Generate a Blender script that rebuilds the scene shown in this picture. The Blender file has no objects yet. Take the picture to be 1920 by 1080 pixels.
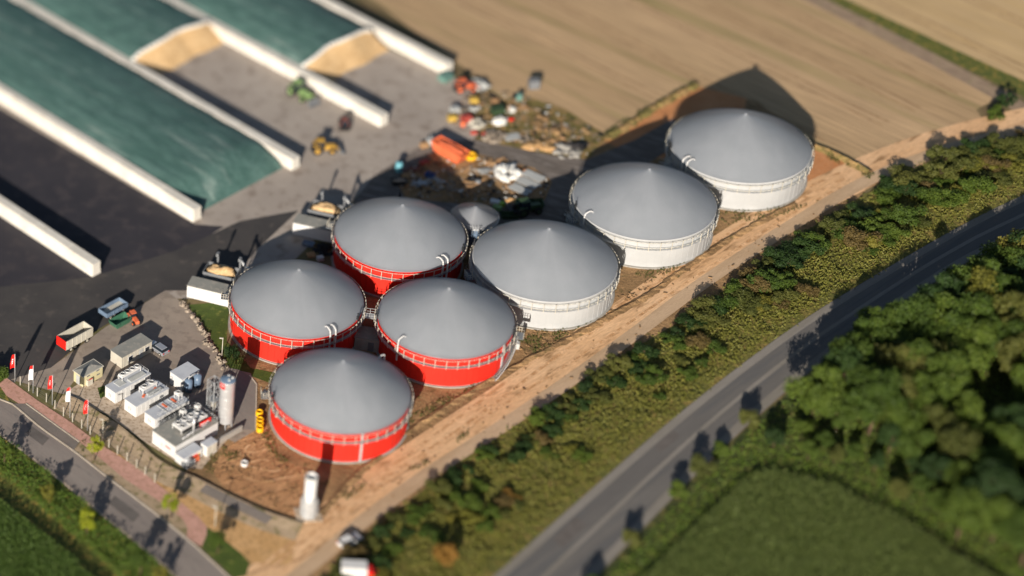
import bpy, math, random
from mathutils import Vector, Matrix, Euler
import mathutils.noise as mnoise
R = math.radians
S = bpy.context.scene
COL = S.collection
random.seed(11)

# ------------------------------------------------------------------ camera, sky, sun, exposure
# a view camera: the lens axis looks left of the scene and the film is shifted, so the sharp zone runs along the tanks
CAM = Vector((-9.167250, -423.032107, 324.464011))
FPX, PCX, PCY = 5001.31, -1000.0, 457.2          # focal length and principal point in photo pixels
fw = Vector((-0.348007, 0.726346, -0.592717)); rt = Vector((0.930194, 0.346263, -0.121824)); up = Vector((-0.116749, 0.593737, 0.796144))
cd = bpy.data.cameras.new('camera'); cam = bpy.data.objects.new('camera', cd); COL.objects.link(cam)
cam.matrix_world = Matrix(((rt.x, up.x, -fw.x, CAM.x), (rt.y, up.y, -fw.y, CAM.y), (rt.z, up.z, -fw.z, CAM.z), (0, 0, 0, 1)))
cd.sensor_width = 36; cd.lens = FPX/1920*36; cd.shift_x = (960-PCX)/1920; cd.shift_y = (PCY-540)/1920; cd.clip_start = 1; cd.clip_end = 6000
cd.dof.use_dof = True; cd.dof.focus_distance = 490.0; cd.dof.aperture_fstop = 0.00829
S.camera = cam
SUN_EL, SUN_AZ = R(19.6), R(5.8)          # shadows run towards this bearing (from +Y towards +X)
w = bpy.data.worlds.new('World'); S.world = w; w.use_nodes = True
nt = w.node_tree; bg = nt.nodes['Background']; sk = nt.nodes.new('ShaderNodeTexSky')
sk.sky_type = 'NISHITA'; sk.sun_disc = False; sk.sun_elevation = SUN_EL; sk.sun_rotation = SUN_AZ + math.pi
sk.altitude = 200
nt.links.new(sk.outputs[0], bg.inputs[0]); bg.inputs[1].default_value = 0.05
sl = bpy.data.lights.new('sun', 'SUN'); sun = bpy.data.objects.new('sun', sl); COL.objects.link(sun)
sl.energy = 5.0; sl.angle = R(0.5); sl.color = (1.0, 0.90, 0.79)
sd = Vector((math.sin(SUN_AZ)*math.cos(SUN_EL), math.cos(SUN_AZ)*math.cos(SUN_EL), -math.sin(SUN_EL)))
sun.rotation_euler = sd.to_track_quat('-Z', 'Y').to_euler(); sun.location = (0, -200, 120)
S.view_settings.view_transform = 'Standard'; S.view_settings.look = 'None'; S.view_settings.gamma = 1
S.view_settings.exposure = 0.7
S.render.engine = 'CYCLES'
S.cycles.max_bounces = 6

def G(px, py, z=0.0):
    """point of the place at height z that the calibrated camera sees at photo pixel (px, py)"""
    d = fw + rt*((px-PCX)/FPX) - up*((py-PCY)/FPX)
    return CAM + d*((z-CAM.z)/d.z)
AX = R(52.5)                                # site axis: rows of tanks and containers
U = Vector((math.cos(AX), math.sin(AX), 0)); V = Vector((math.sin(AX), -math.cos(AX), 0))   # V runs down-right

# ------------------------------------------------------------------ materials
def lin(c):
    if isinstance(c, str):
        c = [int(c[i:i+2], 16)/255 for i in (0, 2, 4)]
        c = [x/12.92 if x <= .04045 else ((x+.055)/1.055)**2.4 for x in c]
    return (c[0], c[1], c[2], 1)
MATS = {}
def mat(name, c1, c2=None, s=.3, c3=None, s3=2.5, f3=(.5, .62), rough=.85, bump=0, bs=6, metal=0, stretch=(1, 1, 1), rot=0, spec=.3, fine=.12, fs=9, rand=0, warp=0):
    m = bpy.data.materials.new(name); m.use_nodes = True; N = m.node_tree.nodes; L = m.node_tree.links
    b = N['Principled BSDF']; b.inputs['Roughness'].default_value = rough; b.inputs['Metallic'].default_value = metal
    b.inputs['Specular IOR Level'].default_value = spec
    tc = N.new('ShaderNodeTexCoord'); mp = N.new('ShaderNodeMapping'); L.new(tc.outputs['Object'], mp.inputs[0])
    mp.vector_type = 'TEXTURE'; mp.inputs['Rotation'].default_value = (0, 0, -rot); mp.inputs['Scale'].default_value = tuple(1/q for q in stretch)
    def noise(sc, det=6, r=.6):
        n = N.new('ShaderNodeTexNoise'); n.inputs['Scale'].default_value = sc; n.inputs['Detail'].default_value = det
        n.inputs['Roughness'].default_value = r; n.inputs['Distortion'].default_value = warp
        L.new(mp.outputs[0], n.inputs['Vector']); return n.outputs['Fac']
    def ramp(src, a, bb):
        r = N.new('ShaderNodeMapRange'); r.inputs[1].default_value = a; r.inputs[2].default_value = bb
        r.interpolation_type = 'SMOOTHSTEP'; L.new(src, r.inputs[0]); return r.outputs[0]
    def mix(fac, a, bb, mode='MIX'):
        x = N.new('ShaderNodeMix'); x.data_type = 'RGBA'; x.blend_type = mode
        if hasattr(fac, 'links'): L.new(fac, x.inputs[0])
        else: x.inputs[0].default_value = fac
        for i, q in ((6, a), (7, bb)):
            if hasattr(q, 'links'): L.new(q, x.inputs[i])
            else: x.inputs[i].default_value = q
        return x.outputs[2]
    col = lin(c1)
    if c2: col = mix(ramp(noise(s), .36, .64), col, lin(c2))
    if c3: col = mix(ramp(noise(s3), *f3), col, lin(c3))
    if fine:
        r = N.new('ShaderNodeMapRange'); L.new(noise(fs, 3), r.inputs[0]); r.inputs[1].default_value = .34; r.inputs[2].default_value = .66
        r.inputs[3].default_value = 1-fine; r.inputs[4].default_value = 1+fine
        vm = N.new('ShaderNodeVectorMath'); vm.operation = 'SCALE'
        if hasattr(col, 'links'): L.new(col, vm.inputs[0])
        else: vm.inputs[0].default_value = col[:3]
        L.new(r.outputs[0], vm.inputs['Scale']); col = vm.outputs[0]
    if rand:
        oi = N.new('ShaderNodeObjectInfo'); r = N.new('ShaderNodeMapRange'); L.new(oi.outputs['Random'], r.inputs[0])
        r.inputs[3].default_value = 1-rand; r.inputs[4].default_value = 1+rand
        vm = N.new('ShaderNodeVectorMath'); vm.operation = 'SCALE'
        if hasattr(col, 'links'): L.new(col, vm.inputs[0])
        else: vm.inputs[0].default_value = col[:3]
        L.new(r.outputs[0], vm.inputs['Scale']); col = vm.outputs[0]
    if hasattr(col, 'links'): L.new(col, b.inputs['Base Color'])
    else: b.inputs['Base Color'].default_value = col
    if bump:
        bn = N.new('ShaderNodeBump'); bn.inputs['Strength'].default_value = 1; bn.inputs['Distance'].default_value = bump
        L.new(noise(bs, 5), bn.inputs['Height']); L.new(bn.outputs[0], b.inputs['Normal'])
    MATS[name] = m
    return m
def leafmat(name, ca, cb, cc):
    m = bpy.data.materials.new(name); m.use_nodes = True; N = m.node_tree.nodes; L = m.node_tree.links
    b = N['Principled BSDF']; b.inputs['Roughness'].default_value = .6; b.inputs['Specular IOR Level'].default_value = .25
    g = N.new('ShaderNodeNewGeometry'); oi = N.new('ShaderNodeObjectInfo')
    a = N.new('ShaderNodeMath'); a.operation = 'MULTIPLY_ADD'; L.new(g.outputs['Random Per Island'], a.inputs[0]); a.inputs[1].default_value = .5
    h = N.new('ShaderNodeMath'); h.operation = 'MULTIPLY'; L.new(oi.outputs['Random'], h.inputs[0]); h.inputs[1].default_value = .5
    L.new(h.outputs[0], a.inputs[2])
    cr = N.new('ShaderNodeValToRGB'); cr.color_ramp.elements[0].color = lin(ca); cr.color_ramp.elements[1].color = lin(cc)
    e = cr.color_ramp.elements.new(.5); e.color = lin(cb)
    for q in cr.color_ramp.elements: q.color = [x*.95 for x in q.color[:3]]+[1]
    L.new(a.outputs[0], cr.inputs[0]); L.new(cr.outputs[0], b.inputs['Base Color'])
    tr = N.new('ShaderNodeBsdfTranslucent'); L.new(cr.outputs[0], tr.inputs[0]); ms = N.new('ShaderNodeMixShader'); ms.inputs[0].default_value = .22
    L.new(b.outputs[0], ms.inputs[1]); L.new(tr.outputs[0], ms.inputs[2]); L.new(ms.outputs[0], N['Material Output'].inputs[0])
    MATS[name] = m; return m

ROW = math.pi/2 - R(125.5)                 # direction of the field rows
mat('ground', '6a5a40', '5d5a38', s=.05, c3='77684a', s3=.3, bump=.05, bs=1.5)
mat('stubble', 'ae9371', 'a38967', s=.06, c3='7d7548', s3=.16, f3=(.52, .72), rough=.95, bump=.09, bs=1.6, stretch=(.025, 1, 1), rot=-ROW, fine=.26, fs=2.8)
mat('stubble_green', '87764f', '72713f', s=.35, c3='8d7a52', s3=1.6, f3=(.4, .7), rough=.95, bump=.09, bs=1.6, stretch=(.12, 1, 1), rot=-ROW, fine=.2, fs=2.4)
mat('far_field', 'b99f78', 'ac936c', s=.08, c3='b59a6e', s3=1.1, rough=.95, bump=.05, bs=2, stretch=(.05, 1, 1), rot=-ROW, fine=.12, fs=2)
mat('tramline', '7d6146', '8b6f51', s=.3, c3='9d8260', s3=.7, f3=(.45, .6), rough=.95, fine=.15)
mat('verge_grass', '5c5f29', '4a5425', s=.5, c3='8f7a3d', s3=.9, f3=(.5, .65), bump=.15, bs=3, fine=.25, fs=5)
mat('track', '93806a', '857260', s=.5, c3='7b7450', s3=.9, f3=(.56, .7), bump=.03, bs=5)
mat('dirt', '997a55', '785f41', s=.14, c3='5c5230', s3=.5, f3=(.55, .7), bump=.22, bs=1.4, fine=.22, fs=3.5)
mat('rutted_dirt', 'b48a62', 'a17853', s=.3, c3='966f4a', s3=.8, bump=.35, bs=.8, stretch=(1, .3, 1), rot=R(40), fine=.2, fs=3, warp=1.5)
mat('red_earth', 'ba8459', 'ad774d', s=.25, c3='b57a4c', s3=1.2, bump=.12, bs=2.2, fine=.15, fs=4)
mat('haul_track', 'd4ae86', 'c69e75', s=.16, c3='8f6f4c', s3=.5, f3=(.52, .68), bump=.08, bs=1.2, stretch=(.25, 1, 1), rot=-R(52), fine=.14, fs=3)
mat('grey_track', 'b79d80', 'aa9072', s=.3, bump=.03, bs=3, stretch=(.2, 1, 1), rot=-R(52), fine=.1)
mat('sand', 'c09a6b', 'b48e5d', s=.3, c3='97784f', s3=1.2, bump=.06, bs=3, fine=.1)
mat('asphalt', '766e67', '6d665f', s=.15, c3='6a645f', s3=.7, f3=(.52, .66), rough=.88, fine=.08, bump=.01, bs=10)
mat('road_asphalt', '837b74', '79716b', s=.2, c3='6c6662', s3=.45, f3=(.55, .7), rough=.9, stretch=(.25, 1, 1), rot=R(40), fine=.07)
mat('main_road', '66635f', '5d5a57', s=.25, c3='5a5958', s3=.5, rough=.85, stretch=(.06, 1, 1), rot=-R(55), fine=.06)
mat('road_shoulder', '807b74', '777269', s=.4, rough=.9, stretch=(.1, 1, 1), rot=-R(55), fine=.08)
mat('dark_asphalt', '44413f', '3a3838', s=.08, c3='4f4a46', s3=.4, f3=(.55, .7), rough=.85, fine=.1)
mat('rut', 'bd946a', 'ab8259', s=.3, c3='cfa880', s3=.5, f3=(.44, .56), bump=.1, bs=2, fine=.2, fs=3)
mat('dark_patch', '625d59', '5a5551', s=.5, rough=.9, fine=.08)
mat('ring_asphalt', '6b635c', '5d5650', s=.4, c3='77706a', s3=1.0, f3=(.5, .62), rough=.9, stretch=(.2, 1, 1), rot=R(18), fine=.12)
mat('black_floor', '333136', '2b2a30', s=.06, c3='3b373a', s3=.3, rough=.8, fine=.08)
mat('concrete_yard', '9f968c', '938a81', s=.07, c3='7f746a', s3=.35, f3=(.5, .7), rough=.92, fine=.08)
mat('plant_yard', '93877a', '867b70', s=.15, c3='80756a', s3=.5, rough=.92, fine=.06)
mat('brick_paving', 'bb9182', 'ae8677', s=.5, c3='a07c69', s3=1.5, rough=.92, fine=.12, fs=14)
mat('kerb', 'b5aa9a', 'a69b8b', s=.7, rough=.9)
mat('slab', 'b5a592', 'a89885', s=.6, c3='8d7c68', s3=1.5, rough=.92, rand=.08)
mat('lawn', '46561f', '3d4c1c', s=.5, c3='6f7236', s3=.9, f3=(.55, .7), bump=.08, bs=5, fine=.2, fs=6)
mat('bank_soil', 'a28f76', '948168', s=.4, c3='6d6743', s3=.8, f3=(.5, .68), bump=.1, bs=3, fine=.15)
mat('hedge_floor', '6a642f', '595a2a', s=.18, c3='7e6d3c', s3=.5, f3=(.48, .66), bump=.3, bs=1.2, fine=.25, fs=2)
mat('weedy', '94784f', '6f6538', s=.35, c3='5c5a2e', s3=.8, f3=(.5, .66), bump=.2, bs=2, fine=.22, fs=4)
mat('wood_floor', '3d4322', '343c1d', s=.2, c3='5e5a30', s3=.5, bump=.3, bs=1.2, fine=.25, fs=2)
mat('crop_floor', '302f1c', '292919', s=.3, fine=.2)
# built things
mat('red_clad', 'd02b1e', 'c8271b', s=.15, rough=.55, fine=.03, spec=.3)
mat('white_clad', 'a6a8a8', '9ea0a0', s=.25, rough=.6, fine=.03)
mat('membrane', '8c9095', '83888d', s=.22, rough=.38, fine=.03, fs=2, spec=.5, bump=.03, bs=.35, rand=.035)
mb_ = MATS['membrane'].node_tree; b_ = mb_.nodes['Principled BSDF']; tr_ = mb_.nodes.new('ShaderNodeBsdfTranslucent'); tr_.inputs[0].default_value = (.72, .75, .80, 1)
ms_ = mb_.nodes.new('ShaderNodeMixShader'); ms_.inputs[0].default_value = .5
mb_.links.new(b_.outputs[0], ms_.inputs[1]); mb_.links.new(tr_.outputs[0], ms_.inputs[2]); mb_.links.new(ms_.outputs[0], mb_.nodes['Material Output'].inputs[0])
def gores(m, n):
    T_ = m.node_tree; N = T_.nodes; L = T_.links; b = N['Principled BSDF']; src = b.inputs['Base Color'].links[0].from_socket
    def mth(op, a, q=None):
        x = N.new('ShaderNodeMath'); x.operation = op
        for i, w_ in enumerate((a, q)):
            if w_ is None: continue
            if hasattr(w_, 'links'): L.new(w_, x.inputs[i])
            else: x.inputs[i].default_value = w_
        return x.outputs[0]
    tc = N.new('ShaderNodeTexCoord'); sp = N.new('ShaderNodeSeparateXYZ'); L.new(tc.outputs['Object'], sp.inputs[0])
    ang = mth('MULTIPLY', mth('ARCTAN2', sp.outputs[1], sp.outputs[0]), n/(2*math.pi)); fr = mth('FRACT', mth('ADD', ang, 100.0)); fl = mth('FLOOR', mth('ADD', ang, 100.0))
    oi = N.new('ShaderNodeObjectInfo'); wn = N.new('ShaderNodeTexWhiteNoise'); wn.noise_dimensions = '1D'; L.new(mth('ADD', fl, mth('MULTIPLY', oi.outputs['Random'], 77.0)), wn.inputs['W'])
    rad = mth('SQRT', mth('ADD', mth('MULTIPLY', sp.outputs[0], sp.outputs[0]), mth('MULTIPLY', sp.outputs[1], sp.outputs[1])))
    cb = N.new('ShaderNodeCombineXYZ'); L.new(mth('MULTIPLY', ang, 2.2), cb.inputs[0]); L.new(mth('MULTIPLY', rad, .12), cb.inputs[1]); L.new(mth('MULTIPLY', oi.outputs['Random'], 50.0), cb.inputs[2])
    ns = N.new('ShaderNodeTexNoise'); ns.inputs['Scale'].default_value = 1.0; ns.inputs['Detail'].default_value = 5; L.new(cb.outputs[0], ns.inputs['Vector'])
    seam = mth('MULTIPLY', mth('LESS_THAN', fr, .035), -.05)
    k = mth('ADD', mth('ADD', mth('ADD', 1.0, seam), mth('MULTIPLY', mth('SUBTRACT', wn.outputs['Value'], .5), .045)), mth('MULTIPLY', mth('SUBTRACT', ns.outputs['Fac'], .5), .16))
    vm = N.new('ShaderNodeVectorMath'); vm.operation = 'SCALE'; L.new(src, vm.inputs[0]); L.new(k, vm.inputs['Scale']); L.new(vm.outputs[0], b.inputs['Base Color'])
gores(MATS['membrane'], 28)
mat('galv', 'b3b5b5', 'a3a6a8', s=2, rough=.45, metal=.3, fine=.06)
mat('grating', '7f8488', '777c80', s=1.5, rough=.6, metal=.2)
mat('steel', 'c3c4c4', 'b7b8b9', s=.6, rough=.32, metal=.45, fine=.04)
mat('concrete', '97948d', '8b8881', s=.5, rough=.9, fine=.08)
mat('white_concrete', 'cdc9bf', 'c2beb4', s=.25, c3='b5ab98', s3=.6, f3=(.58, .75), rough=.9, fine=.05)
mat('white_paint', 'c6c6c4', 'bebebc', s=.8, rough=.5, fine=.02)
mat('white_roof', 'b4b8bd', 'a9adb3', s=.5, rough=.5, fine=.03)
mat('cream_paint', 'bdb692', 'b4ac87', s=.7, rough=.7, fine=.02)
mat('light_paint', 'b5b1a4', 'aca799', s=.6, rough=.6, fine=.03)
mat('grey_roof', '85857f', '797a75', s=.4, c3='908d85', s3=.8, rough=.8, fine=.05)
mat('dark', '26282b', '1f2123', s=1, rough=.6)
mat('mid_grey', '6d7073', '64676a', s=.8, rough=.6)
mat('blue_grey', '66788c', '5b6d82', s=.5, rough=.35)
mat('red_paint', 'd02018', rough=.45, fine=.02)
mat('orange_paint', 'd06a45', 'c7623e', s=.5, rough=.55, fine=.05)
mat('yellow_paint', 'dba90f', 'cf9d0c', s=1, rough=.45, fine=.04)
mat('green_paint', '3a6650', '335c48', s=1, rough=.5)
mat('lime_paint', '87a83f', '7b9c38', s=1, rough=.5)
mat('dark_green', '35482f', '2c3d28', s=1, rough=.6)
mat('teal_paint', '3f7f74', '37736a', s=1, rough=.6)
mat('blue_paint', '2c4f8c', '264680', s=1, rough=.5)
mat('sky_blue', '5f98a4', '568c98', s=1, rough=.5)
mat('faded_green', '7f9a62', '748f58', s=1, rough=.7, fine=.1)
mat('faded_yellow', 'b08a3c', '9f7c36', s=1, rough=.7, fine=.1)
mat('faded_red', '7c4a40', '6f4039', s=1, rough=.7, fine=.1)
mat('dull_red', 'a8473a', '96403a', s=1, rough=.7, fine=.1)
mat('dull_yellow', 'b99a45', 'a88b40', s=1, rough=.7, fine=.1)
mat('dull_teal', '5d7f76', '54756d', s=1, rough=.7, fine=.1)
mat('glass', '1c242c', rough=.12, spec=.6, fine=0)
mat('rubber', '1d1d1e', rough=.8, fine=.05)
mat('silver_paint', 'a9adb3', rough=.3, metal=.5, fine=.02)
mat('lamp_red', 'b0160f', rough=.3, fine=0)
mat('cloth_red', 'd2180f', rough=.8, fine=.03)
mat('cloth_white', 'd8d8d8', rough=.8, fine=.03)
mat('cover', '405d57', '4e6a64', s=.5, c3='8a9b94', s3=.3, f3=(.54, .82), rough=.6, fine=.12, fs=2, bump=.2, bs=.8, stretch=(1, .16, 1))
mat('silage', 'c4a67c', 'b89a70', s=.5, c3='ad8d62', s3=1.2, bump=.12, bs=2, fine=.12, fs=4)
mat('white_film', 'd8d8d2', 'cfcfca', s=1, rough=.5, bump=.08, bs=2)
mat('wood', 'b08a62', '94704c', s=1.2, c3='c7a880', s3=2, rough=.85, rand=.25)
mat('bark', '5b4a38', '4c3d2e', s=2, bump=.03, bs=8)
mat('rubble', '8f8374', '776b5d', s=1, c3='a19688', s3=2, bump=.15, bs=3, rand=.2)
mat('black_sheet', '2c2b2c', '353231', s=.6, rough=.5, bump=.1, bs=2)
mat('panel_grey', 'a9aba8', 'a0a29f', s=1, rough=.6, rand=.06)
leafmat('leaf_green', '33471a', '46591f', '5d6d26')
leafmat('leaf_dark', '23351a', '2d421d', '3b5022')
leafmat('leaf_yellow', '5d6024', '72702c', '857c36')
leafmat('leaf_olive', '454c22', '535828', '65652f')
leafmat('leaf_orange', '7a5a2a', '87652c', '8f7436')
leafmat('leaf_brown', '54492b', '62542f', '70613a')
leafmat('leaf_lime', '6f7c1c', '8c9626', 'a6a433')
leafmat('corn_leaf', '38501c', '465f26', '5c6f34')
leafmat('corn_dry', '4c5c2e', '5b6a35', '707a42')
leafmat('grass_dry', '5f6428', '767434', '8f8442')
leafmat('grass_leaf', '46601f', '5a6f27', '778134')

# ------------------------------------------------------------------ mesh helpers
class MB:
    def __init__(s): s.v = []; s.f = []; s.sm = []
    def add(s, v, f, smooth=False):
        o = len(s.v); s.v += [tuple(q) for q in v]; s.f += [tuple(i+o for i in q) for q in f]; s.sm += [smooth]*len(f); return s
    def box(s, x, y, z, sx, sy, sz, rz=0):
        """centre x,y, bottom z"""
        c, n = math.cos(rz), math.sin(rz); v = []
        for k in (0, 1):
            for a, b in ((-1, -1), (1, -1), (1, 1), (-1, 1)):
                p, q = a*sx/2, b*sy/2; v.append((x+c*p-n*q, y+n*p+c*q, z+k*sz))
        return s.add(v, [(3, 2, 1, 0), (4, 5, 6, 7), (0, 1, 5, 4), (1, 2, 6, 5), (2, 3, 7, 6), (3, 0, 4, 7)])
    def cyl(s, a, b, r0, r1=None, n=12, caps=True):
        a = Vector(a); b = Vector(b); r1 = r0 if r1 is None else r1; d = (b-a).normalized()
        x = d.orthogonal().normalized(); y = d.cross(x); v = []
        for p, r in ((a, r0), (b, r1)):
            for i in range(n):
                t = 2*math.pi*i/n; v.append(p+x*r*math.cos(t)+y*r*math.sin(t))
        s.add(v, [(i, (i+1) % n, n+(i+1) % n, n+i) for i in range(n)], True)
        if caps:
            o = len(s.v)-2*n
            s.f += [tuple(o+i for i in reversed(range(n))), tuple(o+n+i for i in range(n))]; s.sm += [False, False]
        return s
    def tube(s, pts, r, n=6):
        for a, b in zip(pts[:-1], pts[1:]): s.cyl(a, b, r, r, n, True)
        return s
    def lathe(s, prof, n=48, cx=0, cy=0, smooth=True, close=False):
        v = [(cx+r*math.cos(2*math.pi*i/n), cy+r*math.sin(2*math.pi*i/n), z) for r, z in prof for i in range(n)]
        f = []
        for k in range(len(prof)-1):
            for i in range(n):
                j = (i+1) % n; f.append((k*n+i, k*n+j, (k+1)*n+j, (k+1)*n+i))
        return s.add(v, f, smooth)
    def prism(s, poly, z0, z1):
        n = len(poly)
        v = [(p[0], p[1], z0) for p in poly]+[(p[0], p[1], z1) for p in poly]
        return s.add(v, [tuple(range(n))[::-1], tuple(range(n, 2*n))]+[(i, (i+1) % n, n+(i+1) % n, n+i) for i in range(n)])
    def torus(s, c, ra, rb, n=20, m=8, tilt=0):
        v = []; e = Euler((tilt, 0, 0)).to_matrix()
        for i in range(n):
            for j in range(m):
                t, q = 2*math.pi*i/n, 2*math.pi*j/m
                v.append(Vector(c)+e @ Vector(((ra+rb*math.cos(q))*math.cos(t), (ra+rb*math.cos(q))*math.sin(t), rb*math.sin(q))))
        f = [(i*m+j, ((i+1) % n)*m+j, ((i+1) % n)*m+(j+1) % m, i*m+(j+1) % m) for i in range(n) for j in range(m)]
        return s.add(v, f, True)
    def blob(s, c, rad, amp=.25, freq=1.2, n=10, seed=0, flat=True):
        """irregular mound or lump"""
        v = []; m = 2*n
        for i in range(n+1):
            th = math.pi*i/n if not flat else math.pi/2*i/n
            for j in range(m):
                ph = 2*math.pi*j/m
                d = Vector((math.sin(th)*math.cos(ph), math.sin(th)*math.sin(ph), math.cos(th)))
                k = 1+amp*mnoise.noise(d*freq*2+Vector((seed*7.3, seed*3.1, 0)))*2
                v.append((c[0]+d.x*rad[0]*k, c[1]+d.y*rad[1]*k, c[2]+max(d.z*rad[2]*k, -.02 if flat else -9)))
        f = [(i*m+j, (i+1)*m+j, (i+1)*m+(j+1) % m, i*m+(j+1) % m) for i in range(n) for j in range(m)]
        return s.add(v, f, True)
    def mesh(s, name, material):
        me = bpy.data.meshes.new(name); me.from_pydata(s.v, [], s.f); me.polygons.foreach_set('use_smooth', s.sm)
        me.materials.append(MATS[material] if isinstance(material, str) else material); me.update(); return me
    def build(s, name, material, parent=None):
        o = bpy.data.objects.new(name, s.mesh(name, material)); COL.objects.link(o)
        if parent: o.parent = parent
        return o
def tag(o, label=None, cat=None, group=None, kind=None):
    for k, q in (('label', label), ('category', cat), ('group', group), ('kind', kind)):
        if q: o[k] = q
    return o
def thing(name, label, cat, loc=(0, 0, 0), rz=0, group=None):
    o = bpy.data.objects.new(name, None); COL.objects.link(o); o.location = loc; o.rotation_euler = (0, 0, rz); o.empty_display_size = .2
    return tag(o, label, cat, group)
def inst(me, name, parent=None, loc=(0, 0, 0), rz=0, sc=(1, 1, 1), rx=0):
    o = bpy.data.objects.new(name, me); COL.objects.link(o); o.parent = parent; o.location = loc; o.rotation_euler = (rx, 0, rz); o.scale = sc
    return o
def copy_tree(o, parent=None):
    c = o.copy(); COL.objects.link(c); c.parent = parent
    for ch in list(o.children): copy_tree(ch, c)
    return c
def sheet(name, px, z, material, kind='structure', world=False):
    pts = [Vector(p) if world else G(*p) for p in px]
    o = MB().add([(p[0], p[1], z) for p in pts], [tuple(range(len(pts)))]).build(name, material)
    if o.data.polygons[0].normal.z < 0: o.data.flip_normals()
    return tag(o, kind=kind)
def smooth_line(pts, step=2.0):
    """Catmull-Rom through points"""
    P = [Vector(p) for p in pts]; P = [2*P[0]-P[1]]+P+[2*P[-1]-P[-2]]; out = []
    for i in range(1, len(P)-2):
        n = max(1, int((P[i+1]-P[i]).length/step))
        for k in range(n):
            t = k/n; a, b, c, d = P[i-1], P[i], P[i+1], P[i+2]
            out.append(.5*((2*b)+(-a+c)*t+(2*a-5*b+4*c-d)*t*t+(-a+3*b-3*c+d)*t*t*t))
    return out+[P[-2]]
def sweep(name, line, prof, material, kind='structure', parent=None, jitter=0):
    """extrude a cross-section (offset to the right of travel, height) along a ground line"""
    n = len(prof); v = []; f = []
    for i, p in enumerate(line):
        d = (line[min(i+1, len(line)-1)]-line[max(i-1, 0)]).normalized(); r = Vector((d.y, -d.x, 0))
        for o, z in prof:
            j = random.uniform(-jitter, jitter)
            v.append((p.x+r.x*(o+j), p.y+r.y*(o+j), z*(1+j*.5)))
    for i in range(len(line)-1):
        for k in range(n-1): f.append((i*n+k, (i+1)*n+k, (i+1)*n+k+1, i*n+k+1))
    b = MB().add(v, f).build(name, material, parent)
    if sum(p.normal.z for p in b.data.polygons) < 0: b.data.flip_normals()
    return tag(b, kind=kind) if kind else b
def inside(p, poly):
    c = False; n = len(poly); j = n-1
    for i in range(n):
        a, b = poly[i], poly[j]
        if (a.y > p[1]) != (b.y > p[1]) and p[0] < (b.x-a.x)*(p[1]-a.y)/(b.y-a.y)+a.x: c = not c
        j = i
    return c
L_ = lambda *px: [G(*p) for p in px]

# ------------------------------------------------------------------ ground
sheet('ground', [(-1800, -1600, 0), (1800, -1600, 0), (1800, 1800, 0), (-1800, 1800, 0)], 0, 'ground', world=True)
sheet('stubble_field', [(300, -300), (870, 128), (960, 200), (1130, 262), (1300, 170), (1520, 275), (1640, 345), (1700, 300), (1860, 250), (1830, 205), (1885, 178), (1700, 84), (1530, 0), (900, -290)], .01, 'stubble')
sheet('far_field', [(1590, 0), (1920, 152), (2500, 420), (2900, -100), (1900, -500), (700, -420)], .01, 'far_field')
sheet('field_verge', [(1000, -250), (1548, 0), (1900, 172), (2300, 372), (2500, 420), (1920, 152), (1590, 0), (1080, -240)], .02, 'verge_grass')
sweep('farm_track', smooth_line(L_((1000, -260), (1300, -112), (1530, 0), (1700, 86), (1880, 182), (1935, 215), (2100, 300))), [(-1.8, .03), (1.8, .03)], 'track')
sheet('dirt_ground', [(470, 1100), (395, 990), (330, 905), (420, 800), (470, 640), (640, 520), (860, 440), (1000, 400), (1130, 255), (1310, 165), (1420, 190), (1525, 272), (1645, 335), (1560, 420), (1300, 610), (900, 880), (650, 1030), (580, 1120)], .02, 'dirt')
sheet('red_earth', [(1130, 262), (1200, 215), (1310, 162), (1400, 185), (1380, 260), (1260, 300), (1180, 290)], .03, 'red_earth')
sheet('red_earth_patch', [(1440, 330), (1525, 270), (1580, 296), (1632, 322), (1600, 350), (1540, 395), (1470, 440)], .03, 'red_earth')
sweep('haul_track', smooth_line(L_((230, 1310), (420, 1160), (520, 1080), (600, 1010), (700, 925), (830, 838), (960, 752), (1100, 655), (1250, 550), (1400, 450), (1500, 390), (1600, 338), (1700, 295), (1800, 262), (1920, 232), (2100, 195)), 4), [(-4.6, .04), (3.4, .04)], 'haul_track')
sweep('gravel_track', smooth_line(L_((520, 1110), (600, 1045), (690, 970), (800, 890), (940, 800), (1080, 705), (1200, 618), (1330, 522), (1480, 425), (1600, 352), (1700, 306), (1800, 272), (1920, 242), (2100, 205)), 4), [(-1.3, .055), (1.4, .055)], 'grey_track')
sheet('rutted_ground', [(395, 880), (440, 822), (500, 800), (520, 860), (600, 890), (570, 975), (500, 950), (420, 915)], .03, 'rutted_dirt')
sheet('asphalt_ring_road', [(655, 390), (700, 330), (800, 268), (885, 262), (960, 275), (1040, 292), (1100, 300), (1190, 262), (1262, 222), (1290, 260), (1160, 340), (1075, 430), (900, 430), (700, 420)], .035, 'ring_asphalt')
sheet('storage_ground', [(742, 338), (800, 292), (850, 278), (930, 297), (1000, 315), (1035, 340), (1022, 375), (980, 388), (880, 384), (760, 372)], .05, 'dirt')
sheet('weedy_ground', [(880, 200), (985, 180), (1060, 205), (1140, 255), (1105, 298), (1000, 285), (900, 262)], .035, 'weedy')
sheet('concrete_yard', [(180, 512), (390, 420), (560, 318), (725, 235), (850, 150), (885, 150), (905, 240), (885, 265), (800, 275), (700, 335), (640, 400), (540, 500), (420, 560), (300, 560)], .03, 'concrete_yard')
sheet('clamp_floor', [(-60, -260), (860, 150), (720, 240), (550, 325), (395, 420), (180, 520), (-400, 200)], .02, 'concrete_yard')
sheet('empty_clamp_floor', [(0, 203), (365, 421), (420, 425), (330, 480), (180, 520), (-60, 640), (-400, 640), (-500, 0)], .045, 'black_floor')
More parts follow.
